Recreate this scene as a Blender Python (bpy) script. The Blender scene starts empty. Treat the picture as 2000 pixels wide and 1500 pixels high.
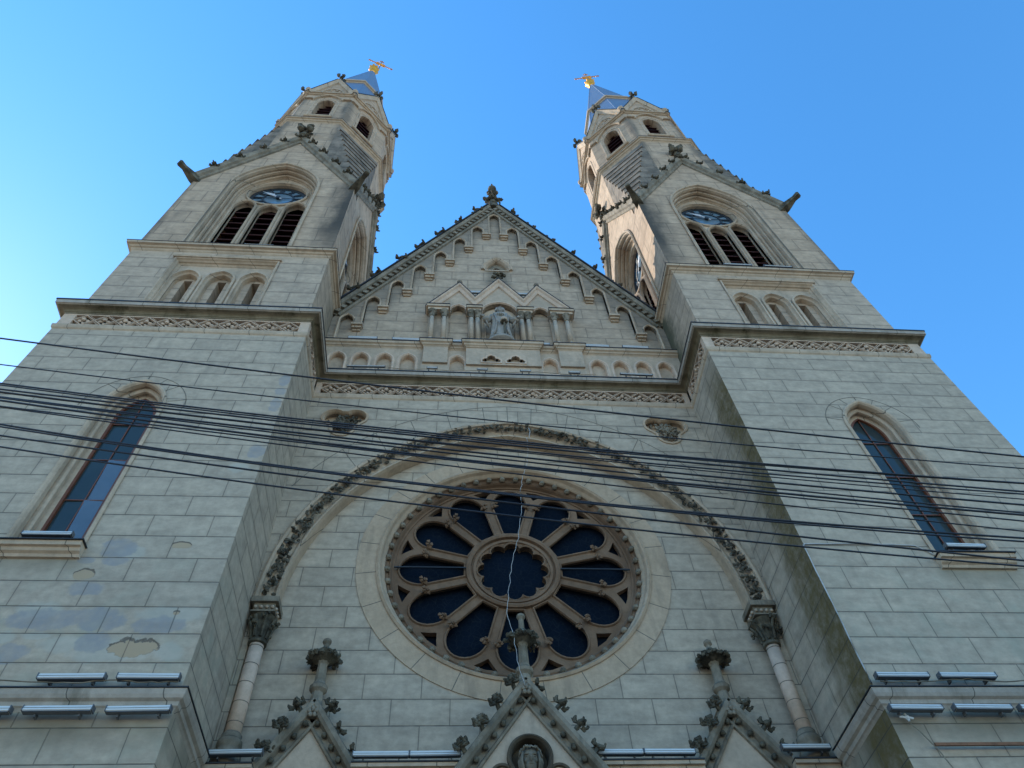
import bpy, bmesh, math, random
from mathutils import Vector, Matrix
from mathutils.geometry import tessellate_polygon
R = math.radians
PI = math.pi
random.seed(7)
sc = bpy.context.scene
COL = sc.collection

# ------------------------------------------------------------------ camera
cam_d = bpy.data.cameras.new("camera")
cam = bpy.data.objects.new("camera", cam_d)
COL.objects.link(cam)
sc.camera = cam
cam_d.sensor_width = 36.0
cam_d.lens = 36.0 * 1442.763 / 2000.0
cam_d.clip_end = 3000
yaw, pitch, roll = 0.1338351265704152, 0.9606995594575911, -0.07949466946265658
sy_, cy_ = math.sin(yaw), math.cos(yaw)
sp_, cp_ = math.sin(pitch), math.cos(pitch)
fw = Vector((sy_*cp_, cy_*cp_, sp_))
rt0 = Vector((cy_, -sy_, 0))
up0 = rt0.cross(fw)
c_, s_ = math.cos(roll), math.sin(roll)
rt = c_*rt0 + s_*up0
up = -s_*rt0 + c_*up0
cam.matrix_world = Matrix(((rt.x, up.x, -fw.x, -1.4079), (rt.y, up.y, -fw.y, -10.0), (rt.z, up.z, -fw.z, 1.6), (0, 0, 0, 1)))

# ------------------------------------------------------------------ world, sun, exposure
SUN_DIR = Vector((-0.60, 0.48, 0.62)).normalized()      # towards the sun: behind the church, to the left
elev = math.asin(SUN_DIR.z)
azim = math.atan2(SUN_DIR.x, SUN_DIR.y)
world = bpy.data.worlds.new("World")
sc.world = world
world.use_nodes = True
wn = world.node_tree.nodes
wl = world.node_tree.links
sky = wn.new("ShaderNodeTexSky")
sky.sky_type = 'NISHITA'
sky.sun_disc = False
sky.sun_elevation = elev
sky.sun_rotation = azim
sky.air_density = 1.0
sky.dust_density = 0.08
sky.ozone_density = 2.5
bg = wn["Background"]
bg.inputs[1].default_value = 0.15
hsv = wn.new("ShaderNodeHueSaturation")
hsv.inputs['Hue'].default_value = 0.496
hsv.inputs['Saturation'].default_value = 1.27
hsv.inputs['Value'].default_value = 1.0
wl.new(sky.outputs[0], hsv.inputs['Color'])
wl.new(hsv.outputs[0], bg.inputs[0])
sun_d = bpy.data.lights.new("sun", 'SUN')
sun_d.energy = 2.1
sun_d.angle = R(0.5)
sun_d.color = (1.0, 0.93, 0.82)
sun = bpy.data.objects.new("sun", sun_d)
COL.objects.link(sun)
sun.rotation_euler = SUN_DIR.to_track_quat('Z', 'Y').to_euler()
sc.view_settings.view_transform = 'Standard'
sc.view_settings.look = 'None'
sc.view_settings.gamma = 1.0
sc.view_settings.exposure = 1.40

# ------------------------------------------------------------------ node helpers
class NT:
    def __init__(s, name):
        s.m = bpy.data.materials.new(name)
        s.m.use_nodes = True
        s.t = s.m.node_tree
        s.n = s.t.nodes
        s.l = s.t.links
        s.b = s.n["Principled BSDF"]
    def new(s, ty, **kw):
        n = s.n.new(ty)
        for k, v in kw.items():
            setattr(n, k, v)
        return n
    def lk(s, a, b):
        s.l.new(a, b)
    def put(s, sock, v):
        if hasattr(v, 'is_output') or hasattr(v, 'links'):
            s.l.new(v, sock)
        else:
            sock.default_value = v
    def math(s, op, a, b=0.0, c=0.0, clamp=False):
        n = s.new("ShaderNodeMath", operation=op, use_clamp=clamp)
        s.put(n.inputs[0], a); s.put(n.inputs[1], b); s.put(n.inputs[2], c)
        return n.outputs[0]
    def mix(s, f, a, b, mode='MIX'):
        n = s.new("ShaderNodeMix", data_type='RGBA', blend_type=mode)
        s.put(n.inputs[0], f)
        s.put(n.inputs[6], a if hasattr(a, 'links') else (*a, 1) if len(a) == 3 else a)
        s.put(n.inputs[7], b if hasattr(b, 'links') else (*b, 1) if len(b) == 3 else b)
        return n.outputs[2]
    def noise(s, vec, scale, detail=4, rough=0.55, sxyz=None):
        if sxyz:
            mp = s.new("ShaderNodeMapping"); mp.inputs[3].default_value = sxyz
            s.lk(vec, mp.inputs[0]); vec = mp.outputs[0]
        n = s.new("ShaderNodeTexNoise")
        s.lk(vec, n.inputs['Vector']); n.inputs['Scale'].default_value = scale
        n.inputs['Detail'].default_value = detail; n.inputs['Roughness'].default_value = rough
        return n.outputs[0]
    def ramp(s, v, lo, hi, a=0.0, b=1.0):
        n = s.new("ShaderNodeMapRange", interpolation_type='SMOOTHSTEP')
        s.put(n.inputs[0], v)
        n.inputs[1].default_value = lo; n.inputs[2].default_value = hi
        n.inputs[3].default_value = a; n.inputs[4].default_value = b
        return n.outputs[0]
    def geo(s):
        g = s.new("ShaderNodeNewGeometry")
        x = s.new("ShaderNodeSeparateXYZ"); s.lk(g.outputs['Position'], x.inputs[0])
        nn = s.new("ShaderNodeSeparateXYZ"); s.lk(g.outputs['True Normal'], nn.inputs[0])
        return g.outputs['Position'], x.outputs, nn.outputs
    def bump(s, h, strength=0.3, dist=0.02):
        n = s.new("ShaderNodeBump"); n.inputs['Strength'].default_value = strength
        n.inputs['Distance'].default_value = dist
        s.lk(h, n.inputs['Height']); s.lk(n.outputs[0], s.b.inputs['Normal'])

def M_wall(name, colA, colB, bh, bw, z0, u0, jw=0.013, dirt=0.3, extra=None, flip=0.0, grime=(0.10, 0.095, 0.08), wide=0.5):
    """ashlar wall: coursed blocks with thin joints, each block its own tone, weathering"""
    t = NT(name)
    P, X, N = t.geo()
    ax = t.math('ABSOLUTE', X[0])
    anx = t.math('ABSOLUTE', N[0]); any_ = t.math('ABSOLUTE', N[1])
    side = t.math('GREATER_THAN', anx, t.math('ADD', any_, 0.2))
    uf = t.math('SUBTRACT', ax, u0)
    us = t.math('ADD', X[1], 0.37)
    u = t.math('ADD', t.math('MULTIPLY', uf, t.math('SUBTRACT', 1.0, side)), t.math('MULTIPLY', us, side))
    zz = t.math('DIVIDE', t.math('SUBTRACT', X[2], z0), bh)
    row = t.math('FLOOR', zz)
    fz = t.math('MULTIPLY', t.math('FRACT', zz), bh)
    par = t.math('ABSOLUTE', t.math('MODULO', t.math('ADD', row, flip), 2.0))
    cu = t.math('DIVIDE', t.math('ADD', u, t.math('MULTIPLY', par, bw*wide)), bw)
    cell = t.math('FLOOR', cu)
    fx = t.math('MULTIPLY', t.math('FRACT', cu), bw)
    ex = t.math('MINIMUM', fx, t.math('SUBTRACT', bw, fx))
    ez = t.math('MINIMUM', fz, t.math('SUBTRACT', bh, fz))
    wob = t.math('MULTIPLY', t.math('SUBTRACT', t.noise(P, 5.0, 3), 0.5), 0.012)
    e = t.math('ADD', t.math('MINIMUM', ex, ez), wob)
    joint = t.ramp(e, jw*0.35, jw*0.95, 1.0, 0.0)
    jz = t.ramp(t.math('ADD', ez, wob), jw*0.35, jw*0.95, 1.0, 0.0)
    soft = t.ramp(e, 0.0, 0.09, 1.0, 0.0)
    cv = t.new("ShaderNodeCombineXYZ")
    t.lk(cell, cv.inputs[0]); t.lk(row, cv.inputs[1]); t.lk(t.math('ADD', side, t.math('GREATER_THAN', X[0], 0.0)), cv.inputs[2])
    wn_ = t.new("ShaderNodeTexWhiteNoise", noise_dimensions='3D'); t.lk(cv.outputs[0], wn_.inputs[0])
    rnd = wn_.outputs[0]
    n1 = t.noise(P, 0.9, 5, 0.6)
    n2 = t.noise(P, 6.0, 6, 0.65)
    n3 = t.noise(P, 45.0, 3, 0.6)
    st = t.noise(P, 1.0, 5, 0.6, (2.4, 2.4, 0.22))
    smear = t.noise(P, 2.2, 5, 0.7, (0.8, 0.8, 2.2))
    mixf = t.math('ADD', t.math('MULTIPLY', rnd, 0.12), t.math('MULTIPLY', n1, 0.85), 0, True)
    c = t.mix(t.ramp(mixf, 0.2, 0.95), colA, colB)
    # pale wiped-looking wash and darker smears inside blocks
    v = t.math('ADD', t.math('MULTIPLY', t.math('SUBTRACT', n2, 0.5), 0.65), t.math('MULTIPLY', t.math('SUBTRACT', smear, 0.5), 0.85))
    v = t.math('ADD', v, t.math('MULTIPLY', t.math('SUBTRACT', n3, 0.5), 0.12))
    v = t.math('ADD', v, t.math('MULTIPLY', t.math('SUBTRACT', rnd, 0.5), 0.06))
    v = t.math('ADD', v, 1.0)
    vc = t.new("ShaderNodeCombineColor")
    for i in range(3): t.lk(v, vc.inputs[i])
    c = t.mix(1.0, c, vc.outputs[0], 'MULTIPLY')
    # grime streaks
    d = t.math('MULTIPLY', t.ramp(st, 0.52, 0.80), dirt)
    c = t.mix(d, c, grime)
    c = t.mix(t.math('MULTIPLY', soft, 0.16), c, tuple(q*0.55 for q in colA))
    if extra: c = extra(t, P, X, N, c, side)
    jj = t.math('MAXIMUM', t.math('MULTIPLY', joint, 0.55), t.math('MULTIPLY', jz, 0.8))
    c = t.mix(jj, c, (0.075, 0.065, 0.05))
    t.lk(c, t.b.inputs['Base Color'])
    t.b.inputs['Roughness'].default_value = 0.88
    t.b.inputs['Specular IOR Level'].default_value = 0.25
    h = t.math('SUBTRACT', t.math('MULTIPLY', n2, 0.25), joint)
    h = t.math('ADD', h, t.math('MULTIPLY', n3, 0.12))
    if getattr(t, 'hole', None) is not None: h = t.math('SUBTRACT', h, t.math('MULTIPLY', t.hole, 3.0))
    t.bump(h, 0.5, 0.012)
    return t.m

def M_stone(name, colA, colB, grime=(0.06, 0.055, 0.045), dirt=0.35, top=0.6, bump=0.4, sc_=1.0, seam=0.0):
    """carved trim: mottled stone, soot in streaks, dark growth on upward faces"""
    t = NT(name)
    P, X, N = t.geo()
    n1 = t.noise(P, 1.3*sc_, 5, 0.6); n2 = t.noise(P, 9.0*sc_, 5, 0.65); n3 = t.noise(P, 60*sc_, 3)
    st = t.noise(P, 1.3*sc_, 5, 0.65, (2.0, 2.0, 0.35))
    c = t.mix(t.ramp(n1, 0.3, 0.7), colA, colB)
    v = t.math('ADD', t.math('MULTIPLY', t.math('SUBTRACT', n2, 0.5), 0.55), 1.0)
    vc = t.new("ShaderNodeCombineColor")
    for i in range(3): t.lk(v, vc.inputs[i])
    c = t.mix(1.0, c, vc.outputs[0], 'MULTIPLY')
    c = t.mix(t.math('MULTIPLY', t.ramp(st, 0.5, 0.75), dirt), c, grime)
    upf = t.math('MULTIPLY', t.ramp(N[2], 0.35, 0.8), top)
    c = t.mix(upf, c, (0.045, 0.045, 0.035))
    if seam:
        u = t.math('ADD', t.math('ABSOLUTE', X[0]), X[1])
        f = t.math('FRACT', t.math('DIVIDE', u, seam))
        e = t.math('MULTIPLY', t.math('MINIMUM', f, t.math('SUBTRACT', 1.0, f)), seam)
        c = t.mix(t.ramp(e, 0.004, 0.012, 0.8, 0.0), c, (0.06, 0.055, 0.045))
    t.lk(c, t.b.inputs['Base Color'])
    t.b.inputs['Roughness'].default_value = 0.9
    t.b.inputs['Specular IOR Level'].default_value = 0.2
    t.bump(t.math('ADD', n2, t.math('MULTIPLY', n3, 0.35)), bump, 0.015)
    return t.m

def M_plain(name, col, rough=0.5, metal=0.0, spec=0.5, var=0.2, scale=8.0):
    t = NT(name)
    P, X, N = t.geo()
    n = t.noise(P, scale, 4)
    c = t.mix(n, tuple(q*(1-var) for q in col), tuple(min(1, q*(1+var)) for q in col))
    t.lk(c, t.b.inputs['Base Color'])
    t.b.inputs['Roughness'].default_value = rough
    t.b.inputs['Metallic'].default_value = metal
    t.b.inputs['Specular IOR Level'].default_value = spec
    return t.m

def ell(t, X, P, lst, sgn=-1, amp=0.16, scale=3.2, soft=0.0):
    """union of ragged patches (x, z, rx, rz) on the front wall"""
    na = t.noise(P, scale, 5, 0.6)
    out = None
    for (x, z, rx, rz) in lst:
        dx = t.math('DIVIDE', t.math('SUBTRACT', X[0], x), rx)
        dz = t.math('DIVIDE', t.math('SUBTRACT', X[2], z), rz)
        q = t.math('ADD', t.math('MULTIPLY', dx, dx), t.math('MULTIPLY', dz, dz))
        out = q if out is None else t.math('MINIMUM', out, q)
    out = t.math('ADD', out, t.math('MULTIPLY', t.math('SUBTRACT', na, 0.5), 3.0))
    return t.ramp(out, 0.9-soft, 1.08+soft, 1.0, 0.0)

BLUE = [(-7.10,10.71,.30,.21),(-7.06,10.42,.24,.10),(-7.27,9.84,.31,.14),(-7.56,9.24,.66,.19),(-6.85,9.25,.40,.22),(-5.89,9.14,.40,.16),(-6.77,8.83,.26,.18),(-7.9,8.63,.3,.17),(-7.52,10.43,.15,.07),(-5.36,14.92,.12,.26),(-5.40,13.35,.18,.23),(-5.34,15.9,.12,.22),(-5.36,15.45,.13,.16)]
PALE = [(-7.20,8.78,.32,.15),(-7.62,8.94,.2,.06),(-8.08,8.91,.15,.12),(-5.60,8.67,.2,.16),(-7.8,9.42,.36,.15),(-6.86,10.61,.25,.14),(-6.5,8.7,.62,.22),(-5.8,9.35,.5,.14),(-5.62,12.85,.2,.15)]
HOLE = [(-6.15,8.73,.36,.16),(-7.42,10.13,.17,.11),(-6.07,10.80,.18,.07),(-5.71,9.38,.05,.03)]

def ex_shaft(t, P, X, N, c, side):
    front = t.math('SUBTRACT', 1.0, side)
    lowz = t.ramp(X[2], 12.0, 9.0)
    c = t.mix(t.math('MULTIPLY', t.math('MULTIPLY', lowz, 0.5), t.ramp(t.noise(P, 1.7, 5, 0.65), 0.45, 0.7)), c, (0.36, 0.345, 0.255))
    c = t.mix(t.math('MULTIPLY', ell(t, X, P, PALE, soft=0.5), t.math('MULTIPLY', front, 0.5)), c, (0.47, 0.44, 0.36))
    c = t.mix(t.math('MULTIPLY', ell(t, X, P, BLUE, scale=4.0, soft=0.22), t.math('MULTIPLY', front, t.ramp(t.noise(P, 5.0, 5, 0.7), 0.25, 0.7, 0.35, 0.8))), c, (0.275, 0.27, 0.265))
    # missing plaster: dark rim, sandy body
    c = t.mix(t.math('MULTIPLY', ell(t, X, P, [(a, b+0.015, w*1.03, h*1.05) for a, b, w, h in HOLE], amp=.1, scale=4.5), t.math('MULTIPLY', front, 0.75)), c, (0.10, 0.08, 0.06))
    c = t.mix(t.math('MULTIPLY', ell(t, X, P, [(a, b-0.012, w*.97, h*.95) for a, b, w, h in HOLE], amp=.1, scale=4.5), front), c, (0.44, 0.32, 0.20))
    t.hole = t.math('MULTIPLY', ell(t, X, P, HOLE, scale=4.5), front)
    # grime below the string course and below the window sills
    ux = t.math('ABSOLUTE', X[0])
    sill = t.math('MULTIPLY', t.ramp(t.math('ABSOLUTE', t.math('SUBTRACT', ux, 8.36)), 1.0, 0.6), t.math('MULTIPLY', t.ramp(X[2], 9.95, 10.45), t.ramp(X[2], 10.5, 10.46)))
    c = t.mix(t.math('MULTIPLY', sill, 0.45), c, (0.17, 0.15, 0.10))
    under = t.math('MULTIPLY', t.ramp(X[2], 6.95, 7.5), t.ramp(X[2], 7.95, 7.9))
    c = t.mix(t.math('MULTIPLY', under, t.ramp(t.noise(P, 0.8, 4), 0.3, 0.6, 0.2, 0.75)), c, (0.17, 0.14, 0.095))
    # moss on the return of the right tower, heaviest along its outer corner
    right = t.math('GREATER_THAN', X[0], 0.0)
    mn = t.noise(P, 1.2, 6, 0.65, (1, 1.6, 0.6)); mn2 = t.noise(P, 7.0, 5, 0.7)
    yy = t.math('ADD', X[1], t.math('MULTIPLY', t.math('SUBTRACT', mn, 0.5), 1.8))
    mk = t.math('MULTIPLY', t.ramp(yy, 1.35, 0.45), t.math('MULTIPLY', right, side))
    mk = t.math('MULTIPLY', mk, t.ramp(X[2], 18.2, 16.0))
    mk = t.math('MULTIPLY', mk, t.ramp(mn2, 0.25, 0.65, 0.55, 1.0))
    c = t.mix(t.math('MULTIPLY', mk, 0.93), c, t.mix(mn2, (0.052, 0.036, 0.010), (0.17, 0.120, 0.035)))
    return c

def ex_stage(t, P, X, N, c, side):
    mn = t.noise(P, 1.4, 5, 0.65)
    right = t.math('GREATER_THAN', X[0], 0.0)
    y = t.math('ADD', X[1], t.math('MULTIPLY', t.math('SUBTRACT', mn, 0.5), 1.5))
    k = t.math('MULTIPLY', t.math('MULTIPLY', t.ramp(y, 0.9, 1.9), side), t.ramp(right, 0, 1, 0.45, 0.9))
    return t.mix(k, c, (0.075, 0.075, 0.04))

def ex_belfry(t, P, X, N, c, side):
    ux = t.math('ABSOLUTE', X[0])
    n = t.noise(P, 1.1, 6, 0.65, (1.3, 1.3, 0.5))
    d = t.math('ADD', t.math('SUBTRACT', ux, 5.38), t.math('MULTIPLY', t.math('SUBTRACT', n, 0.5), 1.3))
    k = t.math('MULTIPLY', t.ramp(d, 1.0, 0.1), t.math('SUBTRACT', 1.0, side))
    k = t.math('MULTIPLY', k, t.ramp(X[2], 22.5, 25.5, 0.35, 1.0))
    k = t.math('MULTIPLY', k, t.ramp(X[2], 29.5, 29.0))
    c = t.mix(t.math('MULTIPLY', k, 0.92), c, (0.05, 0.046, 0.038))
    d2 = t.math('ADD', t.math('SUBTRACT', 11.25, ux), t.math('MULTIPLY', t.math('SUBTRACT', n, 0.5), 0.6))
    k2 = t.math('MULTIPLY', t.ramp(d2, 0.3, 0.0), t.math('SUBTRACT', 1.0, side))
    c = t.mix(t.math('MULTIPLY', k2, 0.6), c, (0.09, 0.08, 0.065))
    # around the broaches and under the lantern string: soot near the octagon corners
    dd = t.math('ABSOLUTE', t.math('SUBTRACT', t.math('ABSOLUTE', t.math('SUBTRACT', ux, 8.3)), 1.2))
    k3 = t.math('MULTIPLY', t.ramp(t.math('ADD', dd, t.math('MULTIPLY', t.math('SUBTRACT', n, 0.5), 0.7)), 0.3, 0.0), t.ramp(X[2], 33.0, 35.0))
    k3 = t.math('MULTIPLY', k3, t.ramp(X[2], 41.6, 41.2))
    c = t.mix(t.math('MULTIPLY', k3, 0.6), c, (0.08, 0.075, 0.06))
    return c

def ex_gable(t, P, X, N, c, side):
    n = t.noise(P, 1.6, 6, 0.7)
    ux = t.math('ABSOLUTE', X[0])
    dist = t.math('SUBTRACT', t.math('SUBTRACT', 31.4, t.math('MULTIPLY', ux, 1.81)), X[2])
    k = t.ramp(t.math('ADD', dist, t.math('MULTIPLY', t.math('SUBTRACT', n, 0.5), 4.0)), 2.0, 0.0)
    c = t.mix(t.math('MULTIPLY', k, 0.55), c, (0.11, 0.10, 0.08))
    # run-off below the little trefoil window
    k2 = t.math('MULTIPLY', t.ramp(ux, 0.6, 0.2), t.math('MULTIPLY', t.ramp(X[2], 24.6, 25.8), t.ramp(X[2], 26.6, 26.4)))
    c = t.mix(t.math('MULTIPLY', k2, 0.6), c, (0.09, 0.08, 0.055))
    return c

GA, GB = (0.405, 0.325, 0.238), (0.520, 0.408, 0.290)
m_shaft = M_wall("ashlar_lower", GA, GB, 0.5068, 1.055, 8.475, 5.71, dirt=0.25, extra=ex_shaft, flip=1.0)
m_stage = M_wall("ashlar_stage", (0.422, 0.319, 0.226), (0.534, 0.397, 0.275), 0.605, 1.30, 19.74, 6.11, dirt=0.3, extra=ex_stage)
m_belfry = M_wall("ashlar_belfry", (0.422, 0.296, 0.194), (0.552, 0.397, 0.266), 0.95, 1.25, 23.9, 6.05, jw=0.016, dirt=0.5, extra=ex_belfry)
m_centre = M_wall("ashlar_centre", GA, GB, 0.507, 1.055, 8.845, 2.91, dirt=0.2, flip=1.0)
m_gable = M_wall("ashlar_gable", (0.422, 0.317, 0.221), (0.534, 0.397, 0.275), 0.62, 1.15, 20.6, 0.5, jw=0.014, dirt=0.35, extra=ex_gable)
m_block = M_stone("grey_trim_stone", (0.416, 0.321, 0.230), (0.523, 0.392, 0.275), dirt=0.3, top=0.4)
m_trim = M_stone("sandy_trim_stone", (0.417, 0.312, 0.214), (0.541, 0.405, 0.280), dirt=0.35, top=0.5, seam=1.1)
m_cornice = M_stone("cornice_stone", (0.319, 0.270, 0.214), (0.435, 0.364, 0.290), grime=(0.09, 0.08, 0.05), dirt=0.5, top=0.7, seam=1.32)
m_cove = M_stone("cove_stone", (0.155, 0.125, 0.078), (0.25, 0.205, 0.135), grime=(0.05, 0.045, 0.02), dirt=0.8, top=0.3)  # dark base carries both dirt and the shade under the cornice
m_frieze = M_stone("frieze_stone", (0.524, 0.384, 0.275), (0.638, 0.470, 0.337), dirt=0.25, top=0.3)
m_friezeback = M_stone("frieze_recess_stone", (0.07, 0.05, 0.032), (0.13, 0.10, 0.065), dirt=0.4, top=0.2)  # shade of the frieze recess is put into this dark colour
m_ring = M_stone("rose_ring_stone", (0.440, 0.315, 0.205), (0.520, 0.375, 0.250), dirt=0.3, top=0.5)
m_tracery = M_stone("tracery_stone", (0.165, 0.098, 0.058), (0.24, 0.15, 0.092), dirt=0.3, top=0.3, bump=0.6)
m_dark = M_stone("weathered_carving_stone", (0.055, 0.047, 0.033), (0.17, 0.145, 0.10), grime=(0.018, 0.018, 0.012), dirt=0.6, top=0.5, bump=0.8, sc_=2.5)
m_garland = M_stone("garland_stone", (0.06, 0.052, 0.038), (0.17, 0.145, 0.105), grime=(0.03, 0.03, 0.022), dirt=0.6, top=0.4, bump=0.8, sc_=3)
m_mid = M_stone("sooty_trim_stone", (0.165, 0.135, 0.095), (0.31, 0.255, 0.185), grime=(0.06, 0.06, 0.04), dirt=0.6, top=0.6, bump=0.6, sc_=1.6)
m_slab = M_stone("broach_slab_stone", (0.148, 0.121, 0.092), (0.307, 0.241, 0.179), grime=(0.05, 0.052, 0.04), dirt=0.7, top=0.5, bump=0.6, sc_=1.2)
m_leaf = M_stone("pale_leaf_stone", (0.36, 0.32, 0.26), (0.46, 0.42, 0.35), dirt=0.5, top=0.3, sc_=3)
m_col = M_stone("column_shaft_stone", (0.523, 0.376, 0.271), (0.653, 0.472, 0.342), dirt=0.15, top=0.4)
m_statue = M_stone("statue_stone", (0.28, 0.25, 0.21), (0.38, 0.335, 0.28), dirt=0.4, top=0.2, sc_=3)
m_joint = M_plain("mortar_joint", (0.15, 0.135, 0.105), 0.9, spec=0.1)
m_lead = M_plain("black_flashing", (0.018, 0.018, 0.02), 0.6, var=0.4)
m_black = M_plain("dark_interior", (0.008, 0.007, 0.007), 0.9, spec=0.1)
m_louvre = M_plain("oxblood_louvre_wood", (0.055, 0.012, 0.009), 0.7, var=0.5, spec=0.3)
m_wood = M_plain("brown_window_wood", (0.155, 0.048, 0.018), 0.5, var=0.4)
m_cable = M_plain("black_cable_rubber", (0.010, 0.011, 0.018), 0.5, var=0.2)
m_whitewire = M_plain("white_wire", (0.48, 0.46, 0.43), 0.6, var=0.2)
m_alu = M_plain("brushed_aluminium", (0.66, 0.64, 0.59), 0.42, 0.15, var=0.08)
m_lampbody = M_plain("dark_lamp_housing", (0.10, 0.105, 0.11), 0.45, var=0.3)
m_lampglass = M_plain("lamp_glass", (0.33, 0.36, 0.38), 0.15, 0.3, var=0.1)
m_gold = M_plain("gilding", (0.85, 0.36, 0.02), 0.42, 0.6, var=0.15)
m_copper = M_plain("gilded_red_metal", (0.55, 0.23, 0.10), 0.4, 0.8, var=0.4, scale=5)
m_rust = M_plain("rusty_iron", (0.22, 0.10, 0.05), 0.85, 0.1, var=0.6, scale=12)
m_hand = M_plain("pale_clock_hand", (0.55, 0.55, 0.56), 0.5, var=0.1)
m_dialdark = M_plain("dark_dial_iron", (0.02, 0.025, 0.03), 0.5, var=0.3)

def M_glass(name, col, lead=None, lscale=7.0, rough=0.06, spec=0.5, wav=0.05, leadcol=(0.09, 0.12, 0.15)):
    t = NT(name)
    P, X, N = t.geo()
    n = t.noise(P, 1.6, 3)
    c = t.mix(n, tuple(q*0.7 for q in col), tuple(q*1.3 for q in col))
    if lead:
        v = t.new("ShaderNodeTexVoronoi", feature='DISTANCE_TO_EDGE')
        v.inputs['Scale'].default_value = lscale
        t.lk(P, v.inputs['Vector'])
        k = t.ramp(v.outputs['Distance'], 0.012, 0.05, 0.75, 0.0)
        v2 = t.new("ShaderNodeTexVoronoi"); v2.inputs['Scale'].default_value = lscale; t.lk(P, v2.inputs['Vector'])
        hs = t.new("ShaderNodeSeparateColor"); t.lk(v2.outputs['Color'], hs.inputs[0])
        c = t.mix(t.math('MULTIPLY', hs.outputs[0], 0.15), c, tuple(q*2.3 for q in col))
        c = t.mix(k, c, leadcol)
        t.put(t.b.inputs['Roughness'], t.ramp(k, 0, 1, rough, 0.6))
    else:
        t.b.inputs['Roughness'].default_value = rough
    t.lk(c, t.b.inputs['Base Color'])
    t.b.inputs['Specular IOR Level'].default_value = spec
    t.bump(t.noise(P, 2.5, 2), wav, 0.05)
    return t.m
m_rose = M_glass("leaded_blue_glass", (0.003, 0.006, 0.012), lead=True, lscale=8.0, rough=0.45, spec=0.05, leadcol=(0.011, 0.015, 0.020))
m_pane = M_glass("window_glass", (0.032, 0.048, 0.05), rough=0.08, spec=0.35, wav=0.03)
m_pane_sky = M_glass("sky_reflection_glass", (0.10, 0.13, 0.16), rough=0.03, spec=0.9, wav=0.02)  # sky reflection worked into a paler, bluer base and stronger specular
m_dial = M_glass("clock_glass", (0.12, 0.20, 0.26), rough=0.12, spec=0.8, wav=0.02)

def M_metalroof():
    t = NT("blue_sheet_metal")
    P, X, N = t.geo()
    f = t.math('FRACT', t.math('DIVIDE', X[2], 0.42))
    e = t.math('MINIMUM', f, t.math('SUBTRACT', 1.0, f))
    k = t.ramp(e, 0.02, 0.07, 1.0, 0.0)
    n = t.noise(P, 2.0, 4)
    c = t.mix(n, (0.12, 0.165, 0.235), (0.18, 0.235, 0.32))
    c = t.mix(t.math('MULTIPLY', k, 0.45), c, (0.10, 0.14, 0.20))
    t.lk(c, t.b.inputs['Base Color'])
    t.b.inputs['Metallic'].default_value = 0.25
    t.b.inputs['Roughness'].default_value = 0.45
    t.bump(k, 0.4, 0.03)
    return t.m
m_metal = M_metalroof()

# ------------------------------------------------------------------ mesh builder
class Fr:
    """wall frame: u along the wall, d out of it, z up"""
    def __init__(s, O, U, D):
        s.O = Vector(O); s.U = Vector(U); s.D = Vector(D)
    def __call__(s, u, z, d=0.0):
        return s.O + s.U*u + s.D*d + Vector((0, 0, z))

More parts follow.
